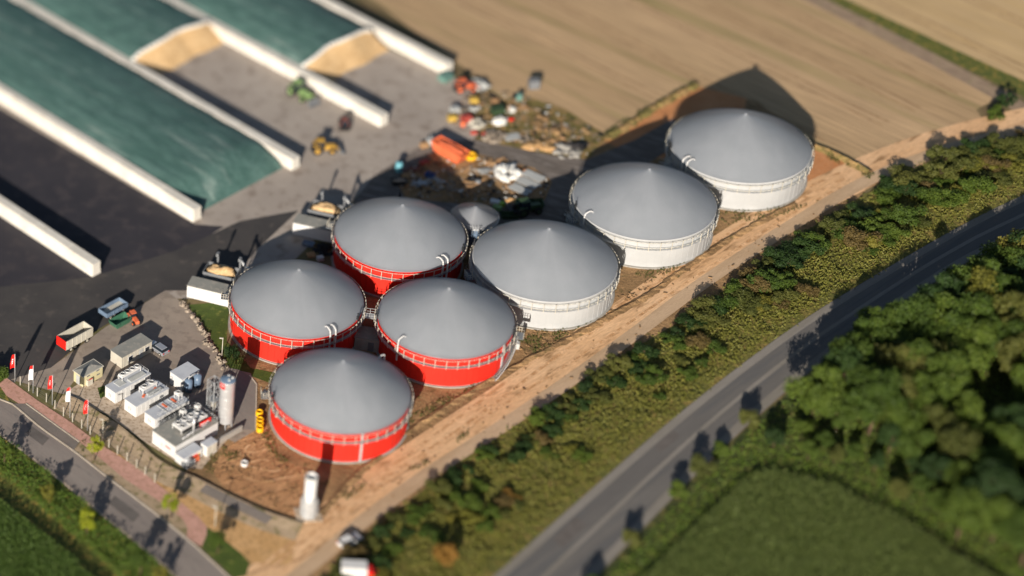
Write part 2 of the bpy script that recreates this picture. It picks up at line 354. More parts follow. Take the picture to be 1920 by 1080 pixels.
sheet('dark_road', [(-300, 900), (-200, 560), (170, 520), (330, 470), (450, 415), (560, 395), (480, 470), (420, 545), (310, 545), (180, 620), (95, 690), (30, 715), (0, 740)], .055, 'dark_asphalt')
sheet('plant_yard', [(20, 712), (95, 690), (200, 612), (310, 545), (352, 575), (385, 620), (425, 690), (470, 700), (480, 722), (478, 808), (440, 830), (300, 760), (150, 700), (120, 740)], .065, 'plant_yard')
sheet('asphalt_lot', [(428, 690), (448, 694), (468, 706), (480, 722), (478, 806), (444, 806), (436, 790), (438, 740)], .08, 'road_asphalt')
sheet('container_yard', [(120, 738), (150, 718), (200, 712), (300, 745), (420, 790), (440, 810), (395, 860), (378, 880), (350, 878), (280, 835), (200, 778)], .075, 'slab')
sheet('lawn', [(352, 572), (430, 565), (425, 640), (470, 690), (520, 700), (510, 720), (478, 708), (430, 690), (400, 640)], .045, 'lawn')
sheet('lawn_patch', [(183, 728), (205, 720), (215, 735), (188, 748)], .09, 'lawn')
# kerb of the asphalt lot
sweep('lot_kerb', L_((468, 704), (481, 721), (479, 808)), [(-.12, .02), (-.12, .16), (.12, .16), (.12, .02)], 'kerb')

for nm, ln, mt in (('spoil_ridge', ((1130, 262), (1170, 240), (1215, 210), (1262, 182), (1306, 160)), 'weedy'), ('field_edge_ridge', ((1528, 276), (1560, 288), (1595, 305), (1630, 324)), 'weedy')):
    sweep(nm, smooth_line(L_(*ln), .8), [(-1.0, .03), (-.5, .45), (0, .7), (.5, .4), (1.0, .03)], mt, jitter=.3)
for k, (a, b) in enumerate((((700, -80), (1395, 262)), ((960, -40), (1540, 268)), ((1180, 0), (1660, 232)), ((1330, 10), (1720, 205)), ((1440, 0), (1790, 178)), ((1625, -10), (2050, 192)), ((1760, -30), (2150, 150)))):
    for o_ in (-.9, .9):
        A_, B_ = G(*a), G(*b); n_ = Vector((B_.y-A_.y, A_.x-B_.x, 0)).normalized()*o_
        ln = [A_.lerp(B_, q/40)+n_+n_*.25*mnoise.noise(Vector((q*.3, k, o_))) for q in range(41)]
        sweep('tramline', ln, [(-.17, .028), (.17, .028)], 'tramline')
sweep('ditch_shade_berm', smooth_line(L_((600, 965), (655, 905), (700, 865), (770, 808), (830, 768), (900, 724), (965, 688), (1010, 664), (1070, 634), (1140, 594), (1210, 556), (1290, 500), (1345, 462), (1420, 418), (1490, 382)), .9), [(-.7, .03), (-.3, .3), (0, .42), (.35, .22), (.8, .05)], 'dirt', jitter=.28)  # raised berm in place of the ditch; its shade forms the dark line
for k, (o_, w_) in enumerate(((-3.2, .3), (-1.5, .32), (.9, .26))):
    base = smooth_line(L_((520, 1080), (600, 1010), (700, 925), (830, 838), (960, 752), (1100, 655), (1250, 550), (1400, 450), (1500, 390), (1600, 338)), 2.5); ln = []
    for i, p in enumerate(base):
        d = (base[min(i+1, len(base)-1)]-base[max(i-1, 0)]).normalized(); ln.append(p+Vector((d.y, -d.x, 0))*(o_+2.0*mnoise.noise(Vector((i*.05, k*3.3, 0)))))
    sweep('wheel_rut', ln, [(-w_, .052), (w_, .052)], 'rut')
for k in range(4):
    a = G(505, 830)+Vector((mnoise.noise(Vector((k, 1, 0)))*3, 0, 0)); ln = [a+Vector((math.cos(R(200+k*17+q*5.5)), math.sin(R(200+k*17+q*5.5)), 0))*(3.2+k*2.1+3.0*mnoise.noise(Vector((q*.13, k*5.1, 0)))) for q in range(12)]
    sweep('wheel_rut', smooth_line(ln, .8), [(-.16, .04), (.16, .04)], 'rut')
for k, pl in enumerate((((1035, 1010), (1080, 968), (1100, 985), (1055, 1028)), ((1225, 838), (1262, 806), (1275, 818), (1238, 850)), ((60, 800), (92, 822), (80, 836), (48, 812)), ((215, 930), (262, 966), (250, 980), (203, 944)))):
    sheet('road_patch', pl, .062, 'dark_patch')
# road, pavement and bank in front of the plant
KERB = smooth_line(L_((-220, 600), (-100, 680), (0, 749), (23, 758), (75, 801), (137, 845), (200, 894), (290, 962), (350, 1010), (400, 1055), (460, 1112), (560, 1210), (690, 1350)), 1.5)
EDGE = smooth_line(L_((-220, 668), (-100, 748), (0, 815), (83, 877), (187, 962), (283, 1040), (327, 1080), (420, 1170), (590, 1340)), 3)
pts = [(p.x, p.y, 0) for p in KERB]+[(p.x, p.y, 0) for p in reversed(EDGE)]
sheet('access_road', pts, .04, 'road_asphalt', world=True)
sweep('road_kerb', KERB, [(-.14, .02), (-.14, .14), (.14, .14), (.14, .03)], 'kerb')
sweep('road_edge_strip', EDGE, [(-.25, .05), (.2, .05)], 'slab')
sheet('lay_by', [(22, 757), (49, 757), (149, 829), (138, 845)], .05, 'asphalt')
sweep('lay_by_kerb', L_((49, 757), (100, 794), (149, 829)), [(-.1, .02), (-.1, .13), (.1, .13), (.1, .03)], 'kerb')
sheet('brick_pavement', [(-150, 600), (17, 712), (70, 751), (133, 792), (167, 818), (194, 837), (260, 879), (300, 912), (340, 943), (373, 971), (388, 988), (387, 1003), (378, 1026), (350, 1008), (352, 990), (343, 974), (307, 945), (233, 898), (180, 853), (150, 829), (49, 757), (35, 757), (-150, 640)], .06, 'brick_paving')
sheet('soil_strip', [(138, 845), (151, 830), (180, 853), (233, 898), (307, 945), (343, 974), (352, 990), (348, 1008), (290, 962), (200, 894)], .055, 'bank_soil')
sheet('verge_corner', [(0, 725), (22, 757), (0, 748), (-60, 700)], .07, 'verge_grass')
sheet('corner_lawn', [(388, 988), (415, 1008), (455, 1040), (468, 1055), (462, 1080), (440, 1085), (378, 1027)], .055, 'lawn')
sheet('sandy_verge', [(194, 838), (300, 890), (340, 905), (430, 945), (500, 985), (560, 1000), (545, 1060), (470, 1055), (415, 1008), (388, 988), (373, 971), (340, 943), (260, 879)], .045, 'sand')
BANK = smooth_line(L_((120, 742), (146, 752), (167, 765), (194, 783), (222, 800), (260, 832), (292, 862), (334, 886), (365, 898), (423, 928), (469, 950), (511, 967), (569, 985)), 1.5)
sweep('earth_bank', BANK, [(4.2, .05), (2.2, .2), (.3, .5), (-.1, .5), (-.35, .06)], 'bank_soil', jitter=.0)
sweep('grey_path_strip', smooth_line(L_((380, 918), (430, 943), (470, 962), (505, 980)), 1.5), [(-1.0, .53), (1.0, .36)], 'asphalt')
# left verge with the maize behind it
sheet('weed_verge', [(0, 815), (83, 877), (187, 962), (283, 1040), (327, 1080), (420, 1170), (590, 1340), (400, 1380), (200, 1170), (0, 945), (-220, 800), (-220, 668)], .03, 'verge_grass')
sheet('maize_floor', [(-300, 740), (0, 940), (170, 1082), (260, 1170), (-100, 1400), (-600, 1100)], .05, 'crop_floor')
# right-hand side
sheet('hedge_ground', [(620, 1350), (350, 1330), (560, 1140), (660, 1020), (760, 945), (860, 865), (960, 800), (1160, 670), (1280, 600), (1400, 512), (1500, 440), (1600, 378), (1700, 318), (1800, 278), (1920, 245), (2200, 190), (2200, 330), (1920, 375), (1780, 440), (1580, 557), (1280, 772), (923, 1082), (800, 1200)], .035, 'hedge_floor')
RL = smooth_line(L_((630, 1340), (800, 1190), (925, 1080), (1100, 925), (1280, 770), (1453, 637), (1580, 553), (1780, 435), (1920, 365), (2150, 265)), 5)
RR_ = smooth_line(L_((850, 1350), (1000, 1200), (1120, 1080), (1280, 915), (1407, 793), (1560, 665), (1780, 512), (1920, 440), (2150, 330)), 5)
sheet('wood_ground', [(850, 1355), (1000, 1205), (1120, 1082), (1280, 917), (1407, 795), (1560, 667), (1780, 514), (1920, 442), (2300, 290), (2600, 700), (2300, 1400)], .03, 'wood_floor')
sheet('main_road', [(p.x, p.y, 0) for p in RL]+[(p.x, p.y, 0) for p in reversed(RR_)], .05, 'main_road', world=True)
sweep('road_shoulder', RL, [(0.1, .06), (1.5, .06)], 'road_shoulder')
sweep('road_far_shoulder', RR_, [(-1.6, .06), (-.1, .06)], 'road_shoulder')
mid = [(a+b)/2 for a, b in zip([RL[int(i*(len(RL)-1)/40)] for i in range(41)], [RR_[int(i*(len(RR_)-1)/40)] for i in range(41)])]
sweep('road_centre_strip', mid, [(-.35, .06), (.35, .06)], 'road_shoulder')
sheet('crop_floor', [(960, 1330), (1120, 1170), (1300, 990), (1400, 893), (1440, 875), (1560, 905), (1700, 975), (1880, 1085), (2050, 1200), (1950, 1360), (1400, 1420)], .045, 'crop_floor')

# ------------------------------------------------------------------ digesters
def roof_prof(Rr, H, c):
    out = []
    for i in range(33):
        t = 1-i/32; t = max(t, .004)
        out.append((Rr*t, H+c*(.92*(1-t**1.28)+.08*math.exp(-t/.07))))
    return out
def tank(name, label, group, x, y, Rr, H, c, clad, pipes=(), duct=None, masts=(), seed=0, stair=None):
    t = thing(name, label, 'tank', (x, y, 0), 0, group)
    n = 96
    MB().lathe([(Rr, .05), (Rr, H-.02)], n).build('wall', clad, t)
    m = MB()                                               # ribs of the cladding
    me = MB().box(Rr+.015, 0, .4, .05, .07, H-.55).mesh('cladding_rib', clad)
    for k in range(60): inst(me, 'cladding_rib', t, (0, 0, 0), 2*math.pi*k/60)
    r = MB().lathe(roof_prof(Rr+.12, H, c), n).build('roof', 'membrane', t)
    MB().lathe([(Rr-.05, H-.15), (Rr*.5, H+.9), (.02, H+1.4)], 48).build('inner_membrane', 'white_film', r)
    MB().lathe([(Rr+.02, H-.22), (Rr+.2, H-.2), (Rr+.2, H+.02), (Rr+.05, H+.06)], n).build('edge_trim', 'membrane' if clad == 'red_clad' else 'white_clad', r)
    MB().lathe([(.35, H+c-.22), (.3, H+c+.05), (.01, H+c+.1)], 16).build('peak_cap', 'membrane', r)
    MB().lathe([(Rr+.4, 0), (Rr+.4, .22), (Rr, .26)], n, smooth=False).build('footing', 'concrete', t)
    zw = H-2.0
    MB().lathe([(Rr, zw), (Rr+.65, zw), (Rr+.65, zw+.08), (Rr, zw+.08)], n, smooth=False).build('walkway', 'grating' if clad == 'red_clad' else 'galv', t)
    ro = Rr+.65; k_ = 40
    for z in (zw+.5, zw+1.7):
        ring = [Vector((ro*math.cos(2*math.pi*i/80), ro*math.sin(2*math.pi*i/80), z)) for i in range(81)]
        MB().tube(ring, .05, 5).build('guard_rail', 'light_paint', t)
    pm = MB().box(ro, 0, zw-.15, .1, .1, 1.9).mesh('rail_post', 'light_paint')
    for k in range(k_): inst(pm, 'rail_post', t, (0, 0, 0), 2*math.pi*(k+.3*seed)/k_)
    for ang, kind in pipes:
        a = R(ang); e = Vector((math.cos(a), math.sin(a), 0)); q = Vector((-e.y, e.x, 0))
        for off in ((-.55, .55) if kind == 2 else (0,)):
            b = e*(Rr+.45)+q*off
            pts = [b+Vector((0, 0, zw-1.6)), b+Vector((0, 0, H+.5)), b-e*.35+Vector((0, 0, H+1.15)), b-e*1.1+Vector((0, 0, H+1.35)), b-e*1.7+Vector((0, 0, H+1.0)), b-e*1.9+Vector((0, 0, H+.4))]
            MB().tube(smooth_line(pts, .25), .16, 8).build('gas_pipe', 'white_paint', t)
    if stair is not None:
        n_ = 22; da = 1.55*zw/(Rr+.6)/n_
        sm_ = MB().box(Rr+.62, 0, 0, .9, .3, .05).mesh('stair_step', 'grating')
        for i in range(n_): inst(sm_, 'stair_step', t, (0, 0, zw*(i+1)/n_-.1), R(stair)+i*da)
        ra = [Vector(((Rr+1.08)*math.cos(R(stair)+i*da), (Rr+1.08)*math.sin(R(stair)+i*da), zw*(i+1)/n_)) for i in range(n_)]
        MB().tube(ra, .09, 5).build('stair_stringer', 'galv', t); MB().tube([q+Vector((0, 0, 1.0)) for q in ra], .04, 5).build('stair_handrail', 'light_paint', t)
        a = R(stair)+n_*da+.06; e = Vector((math.cos(a), math.sin(a), 0)); b = e*(Rr+1.2)
        MB().box(b.x, b.y, zw+.1, 1.5, 2.0, .08, a).build('stair_platform', 'grating', t)
        m_ = MB(); q = Vector((-e.y, e.x, 0))
        cs = [b+e*.7-q*.95, b+e*.7+q*.95, b-e*.6+q*.95]
        for u_, w_ in zip(cs[:-1], cs[1:]):
            for k in range(4): p_ = u_.lerp(w_, k/3); m_.cyl(p_+Vector((0, 0, zw+.15)), p_+Vector((0, 0, zw+1.3)), .045, .045, 5)
            for hh in (.75, 1.3): m_.cyl(u_+Vector((0, 0, zw+hh)), w_+Vector((0, 0, zw+hh)), .04, .04, 5)
        m_.build('platform_rail', 'light_paint', t)
        MB().box(b.x-q.x*1.6, b.y-q.y*1.6, zw-1.4, .5, .9, 1.2, a).build('control_cabinet', 'panel_grey', t)
        for k in range(3):
            a2 = a+.14+.1*k; w_ = MB().cyl((Rr*math.cos(a2), Rr*math.sin(a2), zw-1.2), ((Rr+.18)*math.cos(a2), (Rr+.18)*math.sin(a2), zw-1.2), .34, .34, 14).build('inspection_window', 'galv', t)
            MB().cyl(((Rr+.18)*math.cos(a2), (Rr+.18)*math.sin(a2), zw-1.2), ((Rr+.2)*math.cos(a2), (Rr+.2)*math.sin(a2), zw-1.2), .24, .24, 14).build('pane', 'glass', w_)
    if duct is not None:
        a = R(duct); MB().box(Rr+.14, 0, .1, .22, .42, H-.2, 0).build('cable_duct', 'galv', t).rotation_euler = (0, 0, a)
    for ang in masts:
        a = R(ang); e = Vector((math.cos(a), math.sin(a), 0)); b = e*(Rr+.3)
        MB().cyl(b+Vector((0, 0, zw)), b+Vector((0, 0, H+1.3)), .09, .09, 8).box(b.x, b.y, H+.1, .35, .35, .7, a).cyl(b+Vector((0, 0, H+1.3)), b+Vector((0, 0, H+1.55)), .16, .05, 8).build('vent_mast', 'dark', t)
    return t
gr = 'red gas storage tanks'; gw = 'white gas storage tanks'
HR, HW, RWH = 6.75, 6.51, 12.32
T = {}
T['r1'] = tank('biogas_tank', 'red tank with grey dome nearest the camera, beside the yellow hose coils', gr, -26.44, -43.83, 11.5, HR, 6.84, 'red_clad', ((58, 1),), -66, (202,), 0, 150)
T['r2'] = tank('biogas_tank', 'red tank with grey dome beside the white feeder and the lawn', gr, -36.71, -19.33, 11.5, HR, 6.84, 'red_clad', ((-52, 2),), None, (165, -20), 1, 140)
T['r3'] = tank('biogas_tank', 'red tank with grey dome standing beside the dirt track, in front of a white one', gr, -10.78, -19.71, 11.5, HR, 6.84, 'red_clad', ((-128, 1),), -28, (-10, 190), 2, -40)
T['r4'] = tank('biogas_tank', 'rearmost red tank with grey dome, beside the small grey cone tank', gr, -20.76, 3.96, 11.5, HR, 6.84, 'red_clad', ((-43, 2),), None, (-15, 95), 3, 130)
T['w5'] = tank('biogas_tank', 'white tank with grey dome directly behind the red ones', gw, 4.91, 0.99, RWH, HW, 7.43, 'white_clad', (), None, (-5, 170), 1, 168)
T['w6'] = tank('biogas_tank', 'middle one of the three white tanks with grey domes', gw, 21.34, 22.96, RWH, HW, 7.43, 'white_clad', ((-143, 1),), None, (-160, -8), 2, 172)
T['w7'] = tank('biogas_tank', 'farthest white tank with grey dome, at the edge of the stubble field', gw, 37.74, 44.35, RWH, HW, 7.43, 'white_clad', ((-139, 2),), None, (-165, -170), 3, 176)
# small cone-roofed tank
c = G(888, 452); c = G(890, 405, 4.5)
t = thing('storage_tank', 'small grey cone-roofed tank between the red and white tanks', 'tank', (c.x, c.y, 0))
MB().lathe([(4.1, .05), (4.1, 4.4)], 64).build('wall', 'blue_grey', t)
rf = MB().lathe([(4.3, 4.3), (4.25, 4.5), (.4, 6.6), (.35, 6.75), (.01, 6.8)], 64).build('roof', 'membrane', t)
MB().lathe([(4.3, 4.2), (4.42, 4.25), (4.42, 4.45), (4.3, 4.5)], 64).build('edge_trim', 'galv', rf)
rl = MB()
for i in range(9):
    a = R(-120+i*6); p = Vector((4.5*math.cos(a), 4.5*math.sin(a), 0)); rl.cyl(p+Vector((0, 0, 3.6)), p+Vector((0, 0, 5.4)), .05, .05, 6)
rl.build('guard_rail', 'galv', t)
# pump house between the three front red tanks, catwalk, link walls
c = G(690, 655)
t = thing('pump_house', 'low grey pump house in the gap between three red tanks', 'building', (c.x, c.y+1.2, 0), R(-5))
MB().box(0, 0, 0, 4.6, 3.4, 2.7).build('wall', 'concrete', t)
MB().box(0, 0, 2.7, 4.8, 3.6, .15).build('roof', 'grey_roof', t)
MB().box(.6, -1.74, .1, 1.0, .08, 2.0).build('door', 'mid_grey', t)
t = thing('catwalk', 'short galvanised catwalk joining two red tank galleries', 'catwalk', (-23.75, -19.52, 4.75))
MB().box(0, 0, .03, 2.4, 1.5, .08).build('deck', 'galv', t)
for s_ in (-1, 1):
    m = MB()
    for x in (-1.1, 0, 1.1): m.box(x, s_*.72, .11, .07, .07, 1.15)
    m.box(0, s_*.72, .6, 2.3, .05, .06).box(0, s_*.72, 1.2, 2.3, .05, .06).build('guard_rail', 'galv', t)

# ------------------------------------------------------------------ silage clamps
def clamp_wall(name, label, endpx, length, h=3.0, th=2.2):
    e = G(*endpx); t = thing(name, label, 'wall', e, AX)
    # local +y runs up-left (away from the yard end), +x towards the next clamp
    prof = [(0, 0), (.25, h), (th-.25, h), (th, 0)]
    segs = 10; sl_ = length/segs
    for k in range(segs):
        y0 = k*sl_; y1 = y0+sl_-.05; m = MB()
        h0 = h*(.62 if k == 0 else 1)
        q = [(x, y0, z*(h0/h)) for x, z in prof]+[(x, y1, z) for x, z in prof]
        m.add(q, [(0, 1, 2, 3), (7, 6, 5, 4), (0, 4, 5, 1), (1, 5, 6, 2), (2, 6, 7, 3), (3, 7, 4, 0)])
        m.build('wall_panel', 'white_concrete', t)
    MB().box(th/2, length/2, 0, th-.3, length-.1, h-.06).build('core', 'white_concrete', t)
    return t
clamp_wall('silage_wall', 'white clamp wall lowest at the left edge, black floor on both sides', (173, 520), 75)
clamp_wall('silage_wall', 'long white clamp wall between black floor and green cover', (362, 417), 95)
clamp_wall('silage_wall', 'white clamp wall between green cover and grey bay with the green tractor', (547, 320), 88, 2.6)
clamp_wall('silage_wall', 'white clamp wall between the two opened silage bays', (713, 239), 78, 2.6)
clamp_wall('silage_wall', 'outermost white clamp wall next to the stubble field', (835, 142), 62, 2.6)
def silage(name, label, endpx, wdt, y0, y1, hf, face, hc=1.3, lip=True):
    e = G(*endpx)+U*2.2; t = thing(name, label, 'silage heap', e, AX)
    nx, ny = 18, 60; v = []
    for j in range(ny+1):
        yy = y0+(y1-y0)*j/ny
        for i in range(nx+1):
            x = wdt*i/nx; s_ = math.sin(math.pi*i/nx)
            k = 1.0 if face else min(1, max(0, (yy-y0)/7.0))**.7
            z = (hf-.35+hc*s_**.7)*k+.25*mnoise.noise(Vector((x*.35, yy*.3, endpx[0])))*k+.05
            v.append((x, yy+(.25*math.sin(i*.7+endpx[0])*(j == 0) if face else 0), z))
    f = [(j*(nx+1)+i, j*(nx+1)+i+1, (j+1)*(nx+1)+i+1, (j+1)*(nx+1)+i) for j in range(ny) for i in range(nx)]
    o = MB().add(v, f, True).build('cover_sheet', 'cover', t)
    if face:
        fv = []; rows = 8
        for r_ in range(rows+1):
            q = r_/rows
            for i in range(nx+1):
                b = v[i]; out = (1-q)**1.3*(5.0+.6*mnoise.noise(Vector((i*.5, 3, endpx[0]))))
                fv.append((b[0], b[1]+.15-out+.2*mnoise.noise(Vector((i*.6, r_*.9, 1))), b[2]*q*.985+.03))
        MB().add(fv, [(r_*(nx+1)+i, r_*(nx+1)+i+1, (r_+1)*(nx+1)+i+1, (r_+1)*(nx+1)+i) for r_ in range(rows) for i in range(nx)], True).build('cut_face', 'silage', t)
        lp = [Vector(v[i])+Vector((0, .25, .08)) for i in range(nx+1)]
        m = MB(); m.tube(lp, .42, 7); m.build('folded_film', 'white_film', t)
    return t
silage('silage_clamp', 'closed silage clamp under a long green cover with pale streaks', (362, 417), 23.5, 1.5, 95, 3.0, False)
silage('silage_clamp', 'opened silage bay with tan cut face above the grey floor and tractor', (547, 320), 21.7, 47, 88, 2.8, True, 1.6)
silage('silage_clamp', 'opened silage bay with tan cut face next to the stubble field', (713, 239), 20.0, 23, 78, 2.8, True, 1.6)

# ------------------------------------------------------------------ solid feeders beside the red tanks
def feeder(label, px, label2, dx=0):
    c = G(*px)
    rz = R(-11)
    t = thing('feed_container', label, 'container', c, rz)
    Lb, Wb, Hb = 8.2, 3.0, 3.0
    MB().box(Lb/2, Wb/2, .15, Lb, Wb, Hb-.25).build('body', 'white_paint', t)
    MB().box(Lb/2, Wb/2, Hb-.1, Lb+.15, Wb+.15, .12).build('roof', 'grey_roof', t)
    rib = MB().box(0, -.03, .2, .08, .06, Hb-.35).mesh('wall_rib', 'white_paint')
    for k in range(9): inst(rib, 'wall_rib', t, (.5+k*.9, 0, 0))
    MB().box(-.03, Wb/2, .2, .06, 1.1, 2.1).build('door', 'light_paint', t)
    for x in (.4, 7.8): MB().box(x, Wb/2, 0, .3, Wb-.2, .15).build('skid', 'mid_grey', t)
    t2 = thing('feed_hopper', label2, 'hopper', c+Vector((2.2, 4.9, 0)), rz)
    m = MB()
    for a in ((3, 0, 6, .12), (3, 3.4, 6, .12)): m.box(a[0], a[1], .4, a[2], a[3], 2.5)
    for a in ((0, 1.7, .12, 3.3), (6, 1.7, .12, 3.3)): m.box(a[0], a[1], .4, a[2], a[3], 2.5)
    m.box(3, 1.7, .3, 5.8, 3.2, .1).build('trough', 'mid_grey', t2)
    MB().blob((3, 1.7, 2.2), (2.75, 1.55, 1.5), .18, 1.3, 9, px[0]).build('silage_load', 'silage', t2)
    for x in (.5, 5.5):
        for y in (.3, 3.1): MB().box(x, y, 0, .22, .22, .4).build('leg', 'dark', t2)
    for x in (1.6, 5.9): MB().cyl((x, 3.7, 0), (x, 3.7, 5.2), .2, .2, 8).box(x, 3.5, 4.6, .5, .8, .7).build('auger_post', 'mid_grey', t2)
    MB().tube([(5.9, 3.7, 4.9), (7.2, 2.4, 4.4), (8.6, 1.2, 5.0)], .25, 8).build('auger_tube', 'galv', t2)
    MB().box(8.7, 1.0, 2.6, .9, 1.6, 2.4).build('screw_housing', 'galv', t2)
feeder('white feed container with grey roof at the lawn by the left red tank', (350, 558), 'hopper heaped with tan silage behind the feeder at the lawn')
feeder('white feed container partly in shade beside the rearmost red tank', (548, 440), 'hopper heaped with tan silage beside the rearmost red tank')

# ------------------------------------------------------------------ engine containers and buildings
def rect(FL, FR, BR, z):
    a, b, d = G(*FL, z), G(*FR, z), G(*BR, z)
    return (b-a).length, (d-b).length, Vector(((a.x+d.x)/2, (a.y+d.y)/2, 0))
def fan(parent, x, y, z, r=.42):
    f = MB().lathe([(r*1.12, z-.02), (r*1.12, z+.16), (r, z+.16), (r, z+.02)], 20, x, y, False).build('fan_ring', 'white_paint', parent)
    m = MB().lathe([(r, z+.025), (.01, z+.02)], 20, x, y, False)
    o = m.build('fan_well', 'dark', f)
    b = MB()
    for k in range(5): b.box(x+.5*r*math.cos(k*1.257), y+.5*r*math.sin(k*1.257), z+.05, r*.9, .1, .03, k*1.257)
    b.build('fan_blade', 'mid_grey', f)
def container(label, FL, FR, BR, h, W=None, L=None, roofmat='white_roof', seed=0, group=None):
    w_, l_, c = rect(FL, FR, BR, h); W = W or w_; L = L or l_
    t = thing('engine_container', label, 'container', c, AX, group)
    MB().box(0, 0, .12, L, W, h-.2).build('body', 'white_paint', t)
    MB().box(0, 0, h-.08, L+.1, W+.1, .08).build('roof', roofmat, t)
    for s_ in (-1, 1):
        d = MB().box(-L/2-.03, s_*W*.235, .3, .06, W*.44, h-.7).build('door', 'white_paint', t)
        MB().box(-L/2-.09, s_*W*.08, 1.0, .06, .06, .7).build('handle', 'mid_grey', d)
    n = int(L/.95); rib = MB().box(0, 0, .2, .07, .05, h-.4).mesh('wall_rib', 'white_paint')
    for k in range(n): inst(rib, 'wall_rib', t, (-L/2+.35+k*(L-.7)/max(1, n-1), -W/2-.025, 0))
    for x in (-L/2+.3, L/2-.3): MB().box(x, 0, 0, .4, W-.3, .12).build('skid', 'mid_grey', t)
    return t, W, L
def cooler(t, x, y, z, lx, ly, nx, ny, leg=.9, name='table_cooler', matn='white_paint'):
    o = MB().box(x, y, z+leg, lx, ly, .45).build(name, matn, t)
    m = MB()
    for a in (-1, 1):
        for b in (-1, 1): m.box(x+a*(lx/2-.08), y+b*(ly/2-.08), z, .12, .12, leg)
    m.build('support_frame', matn, t)
    for i in range(nx):
        for j in range(ny): fan(o, x-lx/2+lx*(i+.5)/nx, y-ly/2+ly*(j+.5)/ny, z+leg+.46, min(.46, .38*min(lx/nx, ly/ny)))
    return o
def rail(t, pts, z, h=1.0):
    m = MB()
    for a, b in zip(pts[:-1], pts[1:]):
        a = Vector((*a, z)); b = Vector((*b, z)); n = max(1, int((b-a).length/1.2))
        for k in range(n+1): p = a.lerp(b, k/n); m.cyl(p, p+Vector((0, 0, h)), .035, .035, 5)
        for q in (h, h*.55): m.cyl(a+Vector((0, 0, q)), b+Vector((0, 0, q)), .03, .03, 5)
    m.build('guard_rail', 'galv', t)
# first: four fans in a row
t, W, L = container('white engine container with a row of four roof fans', (198, 724), (218, 737), (282, 699), 2.7)
cooler(t, 1.1, .75, 2.7, 4.6, 1.05, 4, 1, .7)
MB().box(1.6, -.55, 2.7, 3.6, 1.0, .22).build('roof_duct', 'panel_grey', t); MB().box(-1.8, .2, 2.7, 1.6, 1.6, .1).build('roof_hatch', 'panel_grey', t)
rail(t, [(-1.4, 1.2), (3.8, 1.2), (3.8, -1.2)], 2.7)
lv = MB().box(1.6, -W/2-.05, .9, 2.6, .06, 1.1).build('louvre_grille', 'dark', t)
# second: two fans on a raised frame
t, W, L = container('white engine container with two roof fans on a raised frame', (233, 747), (255, 762), (317, 728), 2.7)
cooler(t, .9, .65, 2.7, 3.4, 1.1, 2, 1, .8)
MB().box(1.4, -.6, 2.7, 3.2, .9, .2).build('roof_duct', 'panel_grey', t)
for x, y in ((-.9, -.2), (1.9, -.1)): MB().box(x, y, 2.72, .9, .45, .12, .5).build('cable_tray', 'orange_paint', t)
MB().box(2.2, -W/2-.05, 1.5, .8, .06, .5).build('vent_grille', 'mid_grey', t); rail(t, [(-1.2, -1.3), (3.5, -1.3)], 2.7, .9)
# third: cabinets on the roof end
t, W, L = container('white engine container with slatted roof beside the large engine hall', (271, 772), (291, 786), (355, 750), 2.5)
for k, x in enumerate((-1.2, .1, 1.4)): MB().box(x, 0, 2.5, .16, W-.2, .12).build('roof_batten', 'panel_grey', t)
for x in (-.3, 1.9): MB().box(x, .3, 2.52, .35, 1.2, .12).build('cable_tray', 'orange_paint', t)
cooler(t, 3.0, .3, 2.5, .95, 1.2, 1, 1, .9, 'roof_cabinet')
rail(t, [(-L/2+.6, -W/2+.1), (L/2-.2, -W/2+.1)], 2.5, .9)
MB().box(.6, -W/2-.05, .5, 5.4, .06, 1.3).build('louvre_grille', 'dark', t)
# large engine hall
w_, l_, c = rect((285, 807), (330, 836), (410, 790), 3.1)
t = thing('engine_hall', 'large white engine hall with eight roof fans and a chimney', 'building', c, AX); L, W, h = l_, w_, 3.1
MB().box(0, 0, .1, L, W, h-.2).build('wall', 'white_paint', t); MB().box(0, 0, h-.1, L+.15, W+.15, .12).build('roof', 'grey_roof', t)
for s_ in (-1, 1):
    d = MB().box(-L/2-.03, s_*W*.24, .3, .06, W*.42, h-.7).build('door', 'white_paint', t); MB().box(-L/2-.09, s_*W*.06, 1.1, .06, .06, .7).build('handle', 'mid_grey', d)
m = MB()
for k, (y, ww, hh) in enumerate(((-.7, .16, .42), (-.98, .2, .34), (-1.22, .14, .42), (-1.45, .18, .3), (-1.68, .12, .4))): m.box(-L/2-.08, y, 1.5, .03, ww, hh)
m.build('lettering', 'red_paint', t)
o = cooler(t, .9, -.15, h+.02, 6.2, 2.3, 4, 2, .75)
MB().box(.9, -.15-1.22, h+.1, 5.6, .06, .62).build('louvre_grille', 'dark', o)
MB().box(2.9, -W/2+.9, h+.02, 2.6, .1, 1.05).build('red_banner', 'red_paint', t)
m = MB()
for k, (ww, hh) in enumerate(((.24, .5), (.16, .34), (.2, .42), (.1, .34), (.2, .34), (.18, .42), (.22, .3))): m.box(1.85+k*.29, -W/2+.83, h+.3, ww, .03, hh)
m.build('banner_lettering', 'white_paint', t)
MB().cyl((-.5, -W/2+.35, h), (-.5, -W/2+.35, h+3.6), .2, .2, 12).cyl((-.5, -W/2+.35, h+3.6), (-.5, -W/2+.35, h+3.75), .26, .26, 12).build('chimney', 'steel', t)
for x, y in ((4.1, 1.2), (1.2, 1.9)): cooler(t, x, y, h+.02, .9, .9, 1, 1, 1.3, 'roof_cabinet')
m = MB()
for k in range(3): m.tube([(-3+k*.5, -W/2+.5, h+.1), (-2+k*.5, -W/2+.45, h+.5), (1+k*.4, -W/2+.5, h+.35), (3.6, -W/2+.6+k*.1, h+.3)], .1, 6)
m.build('exhaust_pipe', 'steel', t)
rail(t, [(-L/2+.2, W/2-.1), (L/2-.1, W/2-.1), (L/2-.1, -W/2+.1)], h+.02)
